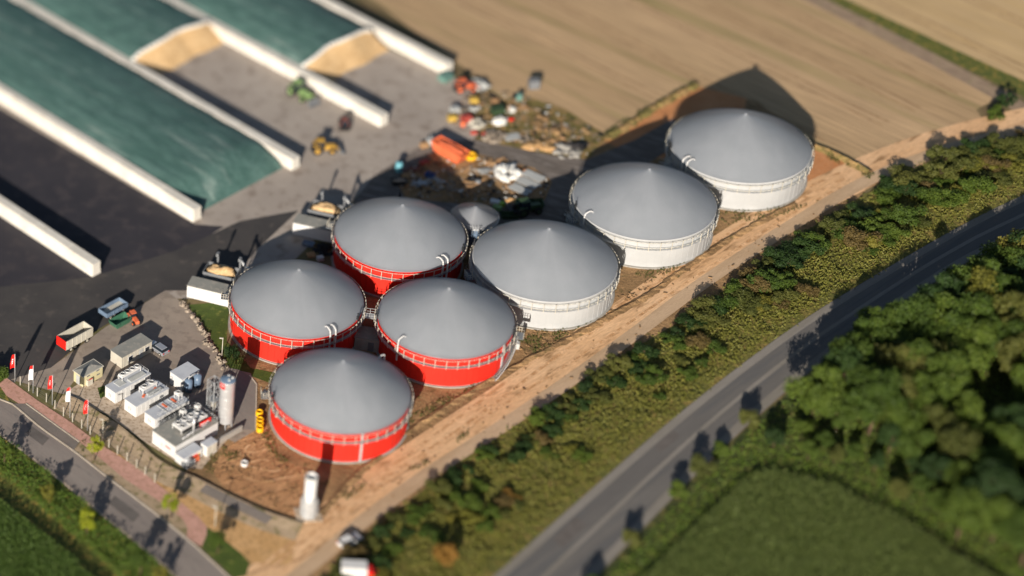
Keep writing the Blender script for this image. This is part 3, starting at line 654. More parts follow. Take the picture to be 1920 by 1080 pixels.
# low box in front of the hall and cabinet beside it
w_, l_, c = rect((330, 851), (346, 862), (378, 840), 1.9)
t = thing('gas_cooler_box', 'low white box with red lettering in front of the engine hall', 'container', c, AX)
MB().box(0, 0, .1, l_, w_, 1.8).build('body', 'white_paint', t); MB().box(0, 0, 1.9, l_+.08, w_+.08, .07).build('roof', 'white_roof', t)
m = MB()
for k in range(6): m.box(-.4+k*.27, -w_/2-.02, 1.1, .2, .03, .3+.1*(k % 2))
m.build('lettering', 'red_paint', t); MB().box(1.5, -w_/2-.02, .9, .35, .04, .35).build('warning_sign', 'yellow_paint', t)
MB().box(-l_/2-.02, 0, .4, .04, w_*.8, 1.2).build('door', 'white_paint', t)
c = G(391, 848)
t = thing('white_cabinet', 'white double-door cabinet with grey roof at the end of the engine hall', 'cabinet', c, AX)
MB().box(0, 0, .05, 2.4, 1.5, 2.3).build('body', 'white_paint', t); MB().box(0, 0, 2.35, 2.5, 1.6, .1).build('roof', 'white_roof', t)
for x in (-.6, .6): MB().box(x, -.78, .3, 1.05, .05, 1.9).build('door', 'light_paint', t)
c = G(352, 873)
t = thing('compressor_unit', 'small grey compressor with pipes beside the bank', 'machine', c, AX)
MB().box(0, 0, .1, 1.9, 1.3, 1.1).build('body', 'mid_grey', t); MB().cyl((-.8, .1, 1.3), (.8, .1, 1.3), .4, .4, 14).build('receiver', 'galv', t)
m = MB().tube([(-.9, -.8, 0), (-.9, -.8, 1.6), (.9, -.8, 1.6), (.9, -.8, 0)], .05, 6); m.build('pipe', 'galv', t)
c = G(368, 864); t = thing('orange_cabinet', 'small orange box beside the low white box', 'box', c, AX)
MB().box(0, 0, .05, .9, .6, 1.0).build('body', 'orange_paint', t); MB().box(0, 0, 1.05, .95, .65, .05).build('lid', 'orange_paint', t)
# white block behind
c = G(338, 722)
t = thing('gas_treatment_unit', 'white gas treatment container with blue-grey drums in place of round shadows beside the silo', 'container', c+U*1.0, AX)
MB().box(0, 0, .1, 4.3, 3.0, 2.7).build('body', 'white_paint', t); MB().box(0, 0, 2.8, 4.4, 3.1, .1).build('roof', 'white_roof', t)
for x in (-1.2, 1.0): MB().cyl((x, -2.2, .2), (x, -2.2, 2.6), .72, .72, 20).lathe([(.72, 2.6), (.5, 2.85), (.02, 2.95)], 20, x, -2.2).build('shadow_drum', 'blue_grey', t)  # blue-grey drums added to stand in for round shadows on the box
MB().tube([(-1.2, -2.2, 2.9), (-1.2, -2.2, 3.3), (1.0, -2.2, 3.3), (1.0, -2.2, 2.9)], .1, 8).build('pipe', 'galv', t)  # goes with the added drums
# cream transformer house
w_, l_, c = rect((136, 694), (155, 707), (195, 687), 2.5)
t = thing('transformer_house', 'small cream transformer house with pale roof edge', 'building', c, AX)
MB().box(0, 0, 0, l_-.2, w_-.2, 2.5).build('wall', 'cream_paint', t)
r_ = MB().add([(-l_/2, -w_/2, 2.55), (l_/2, -w_/2, 2.55), (l_/2, w_/2, 2.55), (-l_/2, w_/2, 2.55), (-.8, 0, 2.95), (.8, 0, 2.95)], [(0, 1, 5, 4), (1, 2, 5), (2, 3, 4, 5), (3, 0, 4), (3, 2, 1, 0)]).build('roof', 'grey_roof', t)
m = MB()
for x, y, a, b in ((0, -w_/2, l_+.12, .14), (0, w_/2, l_+.12, .14), (-l_/2, 0, .14, w_-.16), (l_/2, 0, .14, w_-.16)): m.box(x, y, 2.44, a, b, .14)
m.build('roof_edge', 'light_paint', r_)
MB().box(-l_/2+.06, 0, .05, .08, 1.0, 2.0).build('door', 'panel_grey', t)
for x, z in ((-1.1, 1.9), (1.3, 1.0), (1.2, 2.0)): MB().box(x, -w_/2+.08, z, .7, .06, .25).build('vent_grille', 'mid_grey', t)
MB().box(-1.0, -w_/2-.15, .05, 1.2, .5, 1.3).build('meter_box', 'light_paint', t)
MB().box(-1.0, -w_/2-.42, 1.45, .9, .03, .16).build('red_sign', 'red_paint', t)
# office container
w_, l_, c = rect((207, 655.5), (228, 670), (285.7, 640), 2.7)
t = thing('office_container', 'pale office container with flat grey roof beside the parked car', 'container', c, AX)
MB().box(0, 0, .1, l_, w_, 2.55).build('wall', 'light_paint', t); MB().box(0, 0, 2.66, l_+.2, w_+.2, .1).build('roof', 'grey_roof', t)
rib = MB().box(0, 0, .15, .06, .05, 2.4).mesh('wall_rib', 'light_paint')
for k in range(8): inst(rib, 'wall_rib', t, (-l_/2+.5+k*.84, -w_/2-.02, 0))
MB().box(1.0, -w_/2-.03, .15, .95, .07, 2.0).build('door', 'panel_grey', t)
for x in (-1.6, 2.5): 
    f = MB().box(x, -w_/2-.03, 1.0, 1.1, .07, 1.0).build('window', 'white_paint', t); MB().box(x, -w_/2-.075, 1.08, .94, .03, .84).build('pane', 'glass', f)
# silo with ladder tower
c = G(422, 800)
t = thing('steel_silo', 'tall shiny steel silo with red sign at its top', 'silo', c, AX)
MB().lathe([(1.28, 1.5), (1.28, 11.0)], 48).build('shell', 'steel', t)
MB().lathe([(1.3, 11.0), (.2, 11.5), (.01, 11.5)], 48).build('roof', 'blue_grey', t)
MB().lathe([(.25, .5), (1.28, 1.5)], 32).build('cone', 'steel', t)
ringm = MB().lathe([(1.29, 0), (1.32, .02), (1.32, .08), (1.29, .1)], 48).mesh('hoop', 'steel')
for z in (3.2, 5.2, 7.2, 9.2, 10.8): inst(ringm, 'hoop', t, (0, 0, z))
for k in range(4): MB().box(1.1*math.cos(R(45+90*k)), 1.1*math.sin(R(45+90*k)), 0, .16, .16, 1.8).build('leg', 'galv', t)
v = []; n = 10
for i in range(n+1):
    a = R(152+i*5.2)
    for z in (9.55, 10.75): v.append((1.34*math.cos(a), 1.34*math.sin(a), z))
MB().add(v, [(2*i, 2*i+2, 2*i+3, 2*i+1) for i in range(n)], True).build('red_sign', 'red_paint', t)
v = []
for a0, ww in ((163, 5), (171, 7), (181, 5), (189, 8)):
    o_ = len(v); v += [(1.355*math.cos(R(a)), 1.355*math.sin(R(a)), z) for a in (a0, a0+ww) for z in (10.15, 10.45)]
MB().add(v, [(4*i, 4*i+2, 4*i+3, 4*i+1) for i in range(4)]).build('sign_lettering', 'white_paint', t)
for x, y in ((.5, .3), (-.3, -.6), (.6, -.5)): MB().box(x, y, 11.2, .3, .3, .35).build('roof_fitting', 'white_paint', t)
c2 = G(398, 785)
t = thing('ladder_tower', 'grey steel ladder frame tower beside the shiny silo', 'tower', c2, AX)
m = MB()
for x in (-.8, .8):
    for y in (-.8, .8): m.box(x, y, 0, .11, .11, 9.2)
m.build('post', 'galv', t)
for z in (2.3, 4.6, 6.9, 9.1):
    for y in (-.8, .8): MB().box(0, y, z, 1.6, .09, .09).build('cross_beam', 'galv', t)
    for x in (-.8, .8): MB().box(x, 0, z+.01, .09, 1.5, .07).build('cross_beam', 'galv', t)
m = MB()
for z in (0, 2.3, 4.6, 6.9):
    m.cyl((-.8, -.8, z), (.8, -.8, z+2.3), .04, .04, 5).cyl((-.8, .8, z), (-.8, -.8, z+2.3), .04, .04, 5).cyl((.8, -.8, z), (.8, .8, z+2.3), .04, .04, 5)
m.build('brace', 'galv', t)
MB().box(0, 0, 4.7, 1.6, 1.6, .06).build('platform', 'grating', t)
m = MB()
for z in range(24): m.cyl((-1.0, -.25, .3+z*.38), (-1.0, .25, .3+z*.38), .03, .03, 5)
m.box(-1.0, -.25, 0, .05, .05, 9.4).box(-1.0, .25, 0, .05, .05, 9.4).build('ladder', 'galv', t)
MB().cyl((.2, .1, .1), (.2, .1, 4.2), .45, .45, 14).build('filter_vessel', 'light_paint', t)
# concrete retaining edge by the silo
c = G(428, 822); t = thing('concrete_kerb_wall', 'low grey concrete wall in front of the silo', 'wall', c, AX)
MB().box(0, 0, 0, 6.5, .3, 1.1).build('wall', 'concrete', t); MB().box(0, 0, 1.1, 6.6, .4, .08).build('coping', 'concrete', t)
# white tower at the bottom
c = G(578, 966)
t = thing('flare_stack', 'white cylindrical gas flare on a grey base at the end of the bank', 'flare', c)
MB().lathe([(1.35, 0), (1.35, 3.6), (1.25, 4.2), (1.0, 4.6)], 28).build('base_shroud', 'galv', t)
for k in range(8): MB().box(1.38*math.cos(k*.785), 1.38*math.sin(k*.785), .1, .1, .1, 3.6, k*.785).build('shroud_rib', 'galv', t)
MB().lathe([(1.0, 4.6), (1.0, 9.0), (.86, 9.0), (.86, 8.2)], 28).build('stack', 'white_paint', t)
MB().lathe([(.86, 8.3), (.01, 8.3)], 28, smooth=False).build('burner', 'blue_grey', t)
MB().lathe([(1.02, 8.55), (1.06, 8.6), (1.06, 8.95), (1.02, 9.0)], 28).build('collar', 'panel_grey', t)
MB().box(0, 0, -.05, 4.2, 3.6, .25, .3).build('plinth', 'slab', t)

# ------------------------------------------------------------------ small things around the plant
c = G(458, 872); t = thing('manhole_ring', 'white concrete manhole ring on the bare soil', 'manhole', c)
MB().lathe([(.62, 0), (.62, .7), (.45, .7), (.45, .1)], 24, smooth=False).build('ring', 'white_paint', t); MB().lathe([(.45, .3), (.01, .3)], 24).build('shaft_floor', 'dark', t)
for k, (px, py) in enumerate(((486, 779), (487, 793), (487, 800), (487, 809))):
    c = G(px, py); n_ = ('uppermost, standing apart from the rest', 'second from the top', 'third from the top', 'lowest, nearest the camera')[k]
    t = thing('hose_coil', 'yellow drainage hose coil beside the red tank, '+n_, 'hose', c, random.uniform(0, 3), 'yellow hose coils')
    for q in range(4): MB().torus((0, 0, .16+q*.26), .48+.04*(q % 2), .16, 20, 8).build('hose_loop', 'yellow_paint', t)
def lamp(label, px, h):
    c = G(*px); t = thing('street_lamp', label, 'lamp', c, 0, 'pole lamps')
    MB().cyl((0, 0, 0), (0, 0, h), .09, .06, 8).build('pole', 'light_paint', t); hd = MB().box(-.25, 0, h-.02, .7, .26, .14).build('lamp_head', 'light_paint', t)
    MB().box(-.3, 0, h-.05, .5, .2, .03).build('lens', 'white_paint', hd)
lamp('pale lamp pole on the pavement beside the red flag', (192, 837), 6.3)
lamp('pale lamp pole standing on the sandy verge by the corner lawn', (403, 988), 4.6)
lamp('slim lamp pole at the corner of the yard lawn', (416, 668), 4.2)
# fence along the pavement
FP = [(38, 722), (54, 733), (70, 743), (87, 754), (103, 767), (119, 780), (136, 791), (153, 803), (169, 815), (186, 828), (204, 839), (220, 852), (238, 865), (256, 878), (272, 891), (290, 905)]
c0 = G(*FP[0]); t = thing('wire_fence', 'wire fence on pale posts between pavement and bank', 'fence', c0)
pm = MB().box(0, 0, 0, .12, .12, 2.0).box(0, 0, 2.0, .16, .16, .06).mesh('post', 'light_paint')
for p in FP: inst(pm, 'post', t, G(*p)-c0, AX)
m = MB()
for z in (.4, .9, 1.4, 1.9):
    for a, b in zip(FP[:-1], FP[1:]): m.cyl(G(*a)-c0+Vector((0, 0, z)), G(*b)-c0+Vector((0, 0, z)), .012, .012, 4, False)
m.build('wire', 'mid_grey', t)
# flags
def flag(label, px, h, red_all, seed):
    c = G(*px); t = thing('flagpole', label, 'flag', c, 0, 'flags along the pavement')
    MB().cyl((0, 0, 0), (0, 0, h), .08, .05, 8).lathe([(.01, h+.1), (.09, h+.04), (.01, h)], 8).build('pole', 'galv', t)
    def cloth(z0, z1, name, mt, parent, off=0, x0=.06, x1=.85):
        v = []; nx, nz = 8, 10
        for j in range(nz+1):
            for i in range(nx+1):
                q = i/nx; z = z0+(z1-z0)*j/nz; k = (h-z)/3.2
                x = -(x0+(x1-x0)*q*(1-.35*max(0, 1-k*1.6)))
                v.append((x, .16*math.sin(q*6+seed+k*1.5)*q+off, z-.35*q*q))
        return MB().add(v, [(j*(nx+1)+i, j*(nx+1)+i+1, (j+1)*(nx+1)+i+1, (j+1)*(nx+1)+i) for j in range(nz) for i in range(nx)], True).build(name, mt, parent)
    if red_all:
        f = cloth(h-3.2, h-.1, 'flag_cloth', 'cloth_red', t)
        for z, a, b in ((h-1.1, .3, .62), (h-1.6, .34, .66), (h-2.0, .4, .6)): cloth(z-.3, z, 'flag_lettering', 'cloth_white', f, -.03, a, b)
    else:
        f = cloth(h-3.4, h-.9, 'flag_cloth', 'cloth_white', t); cloth(h-.9, h-.1, 'flag_top', 'cloth_red', t)
flag('red flag on a pole, closest to the lamp pole', (164, 807), 7.2, True, 0)
flag('white flag with red top, second from the lamp pole', (131, 783), 7.2, False, 1)
flag('red flag hanging in the middle of the five flags', (98, 759), 7.0, True, 2)
flag('white flag with red top at the plant entrance, fourth from the lamp pole', (62, 737), 6.6, False, 3)
flag('red flag farthest left, by the entrance', (28, 716), 6.6, True, 4)
# slabs and stones lined along the yard edge
wl = smooth_line(L_((345, 568), (360, 595), (378, 618), (392, 645), (408, 665), (422, 690)), 1.0)
rb = [MB().blob((0, 0, 0), (.55, .4, .5), .4, 1.6, 5, k).mesh('stone', 'rubble') for k in range(4)]
t = thing('stone_row', 'row of stones and slabs along the lawn edge of the yard', 'stones', wl[0])
for i, p in enumerate(wl):
    for q in range(2):
        o = inst(rb[random.randrange(4)], 'stone', t, p-wl[0]+Vector((random.uniform(-.6, .6), random.uniform(-.5, .5), 0)), random.uniform(0, 6), [random.uniform(.6, 1.3)]*3)

# ------------------------------------------------------------------ vehicles
def wheel(parent, x, y, r, w_=.3, rimmat='light_paint'):
    ty = MB().cyl((x, y-w_/2, r), (x, y+w_/2, r), r, r, 18).build('wheel', 'rubber', parent)
    MB().cyl((x, y-w_/2-.02, r), (x, y+w_/2+.02, r), r*.55, r*.55, 14).build('rim', rimmat, ty)
def hull(profile, w0, w1=None):
    """side profile (x,z) extruded across, narrowing to w1 at the top"""
    zs = [p[1] for p in profile]; lo, hi = min(zs), max(zs); w1 = w1 or w0; v = []
    for s_ in (-1, 1):
        for x, z in profile: v.append((x, s_*(w0+(w1-w0)*(z-lo)/(hi-lo))/2, z))
    n = len(profile)
    return MB().add(v, [tuple(range(n)), tuple(range(2*n-1, n-1, -1))]+[(i, n+i, n+(i+1) % n, (i+1) % n) for i in range(n)])
def car(label, px, rz, paint):
    t = thing('parked_car', label, 'car', G(*px), rz)
    hull([(-2.1, .3), (-2.15, .75), (-2.0, .95), (1.0, .95), (2.05, .75), (2.15, .45), (2.1, .3)], 1.75, 1.66).build('body', paint, t)
    hull([(-1.95, .95), (-1.75, 1.42), (.2, 1.46), (1.0, .95)], 1.6, 1.28).build('cabin_glass', 'glass', t)
    hull([(-1.72, 1.43), (-1.6, 1.5), (.05, 1.53), (.25, 1.46)], 1.3, 1.22).build('roof', paint, t)
    for x in (-1.35, 1.35):
        for y in (-.8, .8): wheel(t, x, y, .32, .2)
    for y in (-.65, .65): MB().box(-2.13, y, .7, .08, .3, .22).build('tail_light', 'lamp_red', t); MB().box(2.08, y, .6, .1, .32, .16).build('headlight', 'white_paint', t)
    return t
car('silver estate car parked at the end of the office container', (296, 657), AX+R(90), 'silver_paint')
def tractor(name, label, px, rz, paint, bucket=True, cat='tractor', s_=1.0):
    t = thing(name, label, cat, G(*px), rz); t.scale = (s_,)*3
    hull([(.3, .7), (.3, 1.65), (2.3, 1.5), (2.45, .8)], .95).build('hood', paint, t)
    MB().box(-.1, 0, .5, 3.8, .7, .4).build('chassis', 'dark', t)
    cb = hull([(-1.0, 1.1), (-.95, 2.6), (.25, 2.6), (.45, 1.1)], 1.4, 1.2).build('cab', 'glass', t)
    MB().box(-.35, 0, 2.6, 1.45, 1.35, .14).build('cab_roof', paint, cb)
    for y in (-.85, .85):
        wheel(t, -.9, y, .85, .5, paint); wheel(t, 1.7, y, .6, .42, paint); MB().box(-.9, y, 1.72, 1.2, .55, .08).build('mudguard', paint, t)
    if bucket:
        for y in (-.55, .55): MB().tube([(.4, y, 1.5), (2.4, y, 1.3), (3.2, y, .5)], .09, 6).build('loader_arm', paint, t)
        hull([(3.1, .15), (3.1, 1.0), (3.3, 1.0), (3.5, .3), (4.1, .2), (4.1, .12)], 2.2).build('bucket', 'mid_grey', t)
    return t
tractor('tractor', 'light green tractor in the grey silage bay', (560, 180), R(-40), 'faded_green', True, 'tractor', 1.25)
tractor('wheel_loader', 'yellow wheel loader on the yard at the end of a clamp wall', (603, 285), R(15), 'faded_yellow', True, 'loader', 1.1)
tractor('red_loader', 'small dark red loader near the end of the middle clamp wall', (645, 240), R(100), 'faded_red', False, 'loader', .9)
def trailer(name, label, px, rz, L, W, H, side, front, inside='mid_grey', load=False):
    t = thing(name, label, 'trailer', G(*px), rz); m = MB()
    m.box(0, -W/2, 1.0, L, .1, H).box(0, W/2, 1.0, L, .1, H).box(L/2, 0, 1.0, .1, W-.1, H).build('side_wall', side, t)
    MB().box(0, 0, .95, L-.1, W-.1, .12).build('floor', inside, t)
    MB().box(-L/2, 0, 1.0, .12, W+.02, H+.02).build('tailgate', front, t)
    MB().box(0, 0, .6, L-.6, .8, .35).build('chassis', 'dark', t)
    rib = MB().box(0, -W/2-.08, 1.0, .1, .07, H).mesh('wall_rib', side)
    for k in range(int(L/1.1)): inst(rib, 'wall_rib', t, (-L/2+.5+k*1.1, 0, 0))
    for x in (-L*.3, -L*.14, L*.3):
        for y in (-W/2+.2, W/2-.2): wheel(t, x, y, .5, .3)
    MB().box(L/2+.8, 0, .6, 1.6, .2, .15).build('drawbar', 'dark', t)
    if load: MB().blob((0, 0, 1.0+H*.55), (L*.45, W*.42, .8), .15, 1.5, 8, 4).build('load', load, t)
    return t
trailer('tipper_trailer', 'cream tipper trailer with red tailgate at the plant entrance', (140, 645), AX, 6.6, 2.5, 2.0, 'light_paint', 'red_paint')
trailer('flat_trailer', 'pale blue trailer behind the green skip in the yard', (212, 588), AX, 5.2, 2.3, .9, 'blue_grey', 'blue_grey', 'light_paint')
def skip(name, label, px, rz, paint, L=4.0, W=2.0, H=1.3, load=None, cat='skip'):
    t = thing(name, label, cat, G(*px), rz); v = []
    for z, k in ((.1, .78), (H, 1)):
        for a, b in ((-1, -1), (1, -1), (1, 1), (-1, 1)): v.append((a*L/2*k, b*W/2*(.9+.1*(k == 1)), z))
    for z, k in ((H, .96), (.2, .74)):
        for a, b in ((-1, -1), (1, -1), (1, 1), (-1, 1)): v.append((a*L/2*k, b*W/2*(k-.02), z))
    f = [(3, 2, 1, 0)]
    for r_ in range(3):
        for i in range(4): f.append((r_*4+i, r_*4+(i+1) % 4, r_*4+4+(i+1) % 4, r_*4+4+i))
    f.append((12, 13, 14, 15)); MB().add(v, f).build('body', paint, t)
    for s_ in (-1, 1): MB().cyl((s_*L*.25, -W/2-.1, H-.15), (s_*L*.25, -W/2+.02, H-.15), .08, .08, 8).build('lifting_lug', 'dark', t)
    for x in (-L*.25, L*.25): MB().box(x, 0, 0, .15, W*.8, .1).build('skid', 'dark', t)
    if load: MB().blob((0, 0, H-.35), (L*.44, W*.42, .5), .12 if load == 'orange_paint' else .4, 2, 8, px[0]).build('load', load, t)
    return t
skip('skip', 'open green skip standing in the plant yard', (225, 607), AX, 'green_paint', 4.0, 2.1, 1.3)
tractor('orange_forklift', 'orange forklift next to the green skip', (250, 602), R(-55), 'orange_paint', False, 'forklift', .75)
skip('container_skip', 'large orange-red open container by the curved asphalt road', (843, 292), AX+R(90), 'orange_paint', 7.6, 2.7, 2.4, 'orange_paint')
tractor('orange_digger', 'small orange machine at the far corner of the yard', (868, 170), R(20), 'orange_paint', True, 'machine', 1.0)
tractor('green_harrow', 'dark green tractor parked in shade behind the small cone tank', (985, 400), R(30), 'dark_green', False, 'tractor', 1.2)
skip('green_tank_skip', 'dark green container in the shade of the white tanks', (992, 392), R(15), 'dark_green', 5.0, 2.3, 1.7)
# delivery van at the bottom edge and white car by the hedge
def van(label, px, rz, paint, cab):
    t = thing('delivery_van', label, 'van', G(*px), rz)
    MB().box(-.8, 0, .55, 4.0, 2.1, 2.3).build('box_body', paint, t)
    hull([(1.22, .5), (1.22, 2.1), (2.1, 2.0), (2.6, 1.25), (3.0, 1.1), (3.0, .5)], 2.0, 1.8).build('cab', cab, t)
    hull([(2.12, 1.98), (2.62, 1.3), (2.66, 1.3), (2.18, 2.0)], 1.7).build('windscreen', 'glass', t)
    for x in (-1.8, 2.2):
        for y in (-.9, .9): wheel(t, x, y, .4, .25)
    MB().box(-2.82, 0, .7, .05, 1.9, 2.0).build('rear_door', paint, t)
van('white box van with red cab at the bottom edge by the hedge', (672, 1082), R(8), 'white_paint', 'red_paint')
t = car('white car on the gravel track beside the hedge', (655, 1018), R(50), 'white_paint')

# ------------------------------------------------------------------ storage ground behind the tanks
def heap(name, label, cat, px, n, size, spread, material, kinds=3, flat=.5, h=1.0, part='piece'):
    c = G(*px); t = thing(name, label, cat, c)
    ms = [MB().blob((0, 0, 0), (size, size*.8, size*flat), .45, 2.0, 6, k+px[0]).mesh(part, material) for k in range(kinds)]
    for i in range(n):
        a = random.uniform(0, 6.28); r_ = spread*math.sqrt(random.random()); z = max(0, h*(1-r_/spread))*random.random()
        inst(ms[i % kinds], part, t, (r_*math.cos(a), r_*math.sin(a), z), random.uniform(0, 6), [random.uniform(.6, 1.3)]*3, random.uniform(-.4, .4))
    return t
def planks(name, label, px, n, length, spread, material='wood', rz=0, cat='timber'):
    c = G(*px); t = thing(name, label, cat, c); me = MB().box(0, 0, 0, length, .2, .07).mesh('plank', material)
    for i in range(n):
        o = inst(me, 'plank', t, (random.gauss(0, spread), random.gauss(0, spread*.7), .03+.08*(i % 7)), rz+random.gauss(0, .6), (random.uniform(.5, 1.1), random.uniform(.8, 1.8), 1), 0)
    return t
def panel(label, px, rz, L=4.2, W=2.2, material='panel_grey', group=None, h=.25):
    c = G(*px); t = thing('site_panel', label, 'panel', c, rz, group)
    MB().box(0, 0, h, L, W, .1).build('sheet', material, t); m = MB()
    for x in (-L*.35, 0, L*.35): m.box(x, 0, 0, .12, W*.9, h)
    m.build('bearer', 'wood', t)
panel('grey panel lying nearest the asphalt bend, topmost of three', (1000, 332), R(-32), group='grey panels')
panel('grey panel in the middle of three lying side by side', (990, 345), R(-32), group='grey panels')
panel('bluish panel lowest of three lying side by side', (975, 357), R(-32), 4.2, 2.2, 'panel_grey', 'grey panels')
panel('light grey flat slab beside the rubble by the ring road', (960, 259), R(28), 3.2, 2.2)
heap('film_heap', 'heap of crumpled white plastic film behind the grey panels', 'film heap', (950, 325), 26, .9, 2.2, 'white_film', 4, .6, 1.5, 'film_bundle')
heap('rubble_heap', 'heap of pale stones at the edge of the ring road', 'rubble', (928, 258), 26, .7, 2.2, 'rubble', 4, .7, .8, 'stone')
heap('slab_heap', 'pile of broken grey concrete slabs by the ring road', 'rubble', (1062, 283), 22, 1.0, 2.6, 'concrete', 4, .25, .6, 'slab')
heap('soil_heap', 'low heap of excavated soil on the weedy ground', 'soil', (1030, 235), 7, 1.5, 3.0, 'dirt', 3, .25, .1, 'clod')
heap('sheet_heap', 'crumpled black plastic sheeting beside the ring road', 'sheeting', (1083, 272), 7, 1.1, 1.4, 'black_sheet', 3, .4, .5, 'fold')
heap('soil_spoil', 'tan spoil pile next to crumpled black sheeting', 'soil', (1010, 273), 7, 1.3, 2.2, 'sand', 3, .25, .1, 'clod')
planks('wood_pile', 'scattered pile of sawn timber in front of the white film heap', (893, 352), 40, 2.2, 1.1, 'wood', .5)
planks('board_pile', 'stack of boards between hose coil and white film heap', (922, 308), 16, 2.4, .5, 'wood', -.2)
planks('pipe_bundle', 'bundle of pale blue pipes lying in shade by the orange container', (818, 340), 9, 3.0, .35, 'panel_grey', -.5, 'pipes')
planks('steel_bundle', 'reddish steel sections lying in the shaded storage ground', (775, 318), 8, 3.4, .6, 'faded_red', .45, 'steel')
planks('scaffold_bundle', 'scattered scaffold poles in the shade left of the timber pile', (845, 355), 14, 2.0, .9, 'rubble', .2, 'poles')
c = G(883, 297); t = thing('hose_coil', 'yellow hose coil lying at the end of the orange container', 'hose', c, 0, 'yellow hose coils')
for q in range(3): MB().torus((.2*(q % 2), 0, .2+q*.3), .85, .2, 22, 8).build('hose_loop', 'yellow_paint', t)
def barrel(label, px, paint, r=.6, h=1.6):
    t = thing('plastic_tank', label, 'tank', G(*px)); MB().lathe([(r*.9, 0), (r, .1), (r, h-.15), (r*.6, h), (.01, h+.02)], 20).build('body', paint, t)
    MB().lathe([(r*.25, h), (r*.25, h+.1), (.01, h+.12)], 12).build('lid', 'dark', t); MB().lathe([(r*1.03, h*.5), (r*1.06, h*.52), (r*1.06, h*.58), (r*1.03, h*.6)], 20).build('band', paint, t)
barrel('light blue plastic tank in the shade near the ring road', (747, 322), 'sky_blue', .7, 2.4)
barrel('dark round drum on the sawn timber pile', (896, 345), 'mid_grey', .55, 1.0)
def pallet_stack(label, px, material, rz, n=3, s_=1.2):
    t = thing('pallet_stack', label, 'pallets', G(*px), rz)
    for k in range(n):
        m = MB()
        for x in (-.5, -.17, .17, .5): m.box(x*s_, 0, .18*k+.12, .18*s_, s_, .03)
        for y in (-.45, 0, .45): m.box(0, y*s_, .18*k, 1.15*s_, .1, .12)
        m.build('pallet', material, t)
def crate(label, px, material, L=1.6, W=1.2, H=1.0, rz=0, group=None):
    t = thing('goods_crate', label, 'crate', G(*px), rz, group)
    MB().box(0, 0, .1, L, W, H).build('body', material, t); MB().box(0, 0, H+.1, L+.06, W+.06, .06).build('lid', material, t)
    for s_ in (-1, 1): MB().box(s_*L*.33, 0, 0, .15, W, .1).build('runner', 'wood', t)
def sacks(label, px, material, n=5, sz=.8):
    heap('bulk_bag', label, 'bags', px, n, sz, sz*1.3, material, 3, .9, .3, 'bag')
sacks('white bags on the far storage strip, largest bright group', (935, 232), 'white_film', 7, .85)
sacks('white bags beside the dark green crate on the storage strip', (953, 207), 'white_film', 4, .8)
sacks('pale heap of bags at the top of the storage strip', (905, 160), 'panel_grey', 8, .95)
sacks('pale bags in front of the red crate on the storage strip', (893, 236), 'light_paint', 7, .9)
sacks('light grey bags behind the yellow crate', (892, 205), 'panel_grey', 4, .7)
crate('yellow crate at the left end of the storage strip', (847, 226), 'dull_yellow', 1.6, 1.2, 1.0, .4)
crate('yellow crate in the middle of the storage strip', (888, 192), 'dull_yellow', 1.6, 1.2, .9, .2)
crate('bright red crate on the storage strip beside the yard', (874, 228), 'dull_red', 1.9, 1.4, 1.1, .5)
crate('small red box nearest the orange container', (888, 251), 'dull_red', 1.2, .7, .5, .2)
crate('tiny red box beside the rubble heap', (907, 254), 'dull_red', .7, .6, .5, .9)
crate('red lid box lying on the weeds behind the white bags', (958, 226), 'red_paint', 1.0, .5, .3, .3)
crate('dark green crate between two groups of white bags', (932, 213), 'dark_green', 2.4, 1.8, 1.3, .5)
crate('teal bin on the weeds near the field edge', (973, 188), 'dull_teal', 1.1, 1.0, 1.3, .1)
crate('grey steel box behind the yellow crate on the strip', (852, 212), 'panel_grey', 1.6, 1.3, 1.2, .6)
crate('teal box at the end of the outermost clamp wall', (835, 150), 'dull_teal', 2.4, 2.0, 1.2, AX)
pallet_stack('stack of wooden pallets on the storage strip beside the weeds', (928, 193), 'wood', .3, 4)
pallet_stack('dark pallets beside the red crate', (868, 208), 'rubble', .7, 3)
crate('white box in the dark corner behind the cone tank', (928, 382), 'white_paint', 1.7, 1.0, .6, -.2)
crate('lime green box in shade beside the white box', (932, 393), 'faded_green', 1.5, .9, .7, -.4)
crate('small lime green box next to the white box in shade', (941, 387), 'lime_paint', .9, .7, .8, .4)
crate('white crate among dark gear beside the rear red tank', (600, 488), 'white_paint', 1.1, .9, .7, .5)
pallet_stack('pallets in the shade beside the rear red tank', (583, 480), 'wood', .4, 3)
skip('grey_trough', 'grey trough in shade in front of the shaded feed container', (578, 460), R(-11), 'blue_grey', 2.2, 1.4, .6)
heap('gear_heap', 'dark heap of gear between feeder and rear red tank', 'gear', (610, 470), 14, .6, 1.8, 'dark', 3, .7, .6, 'gear_piece')
skip('tan_basin', 'grey basin with tan rim beside the dark green container', (957, 382), R(20), 'concrete', 2.6, 2.0, 1.0, 'sand')
crate('dark machine with orange base standing at the field edge', (1000, 165), 'mid_grey', 2.0, 1.5, 1.9, .3)
skip('blue_skip', 'small blue trough next to the pale pipes in shade', (806, 332), R(-25), 'blue_paint', 1.8, 1.2, .8)
skip('dark_trough', 'dark trough at the left of the shaded storage ground', (748, 345), R(10), 'dark', 3.0, 1.6, 1.0, 'rubble')

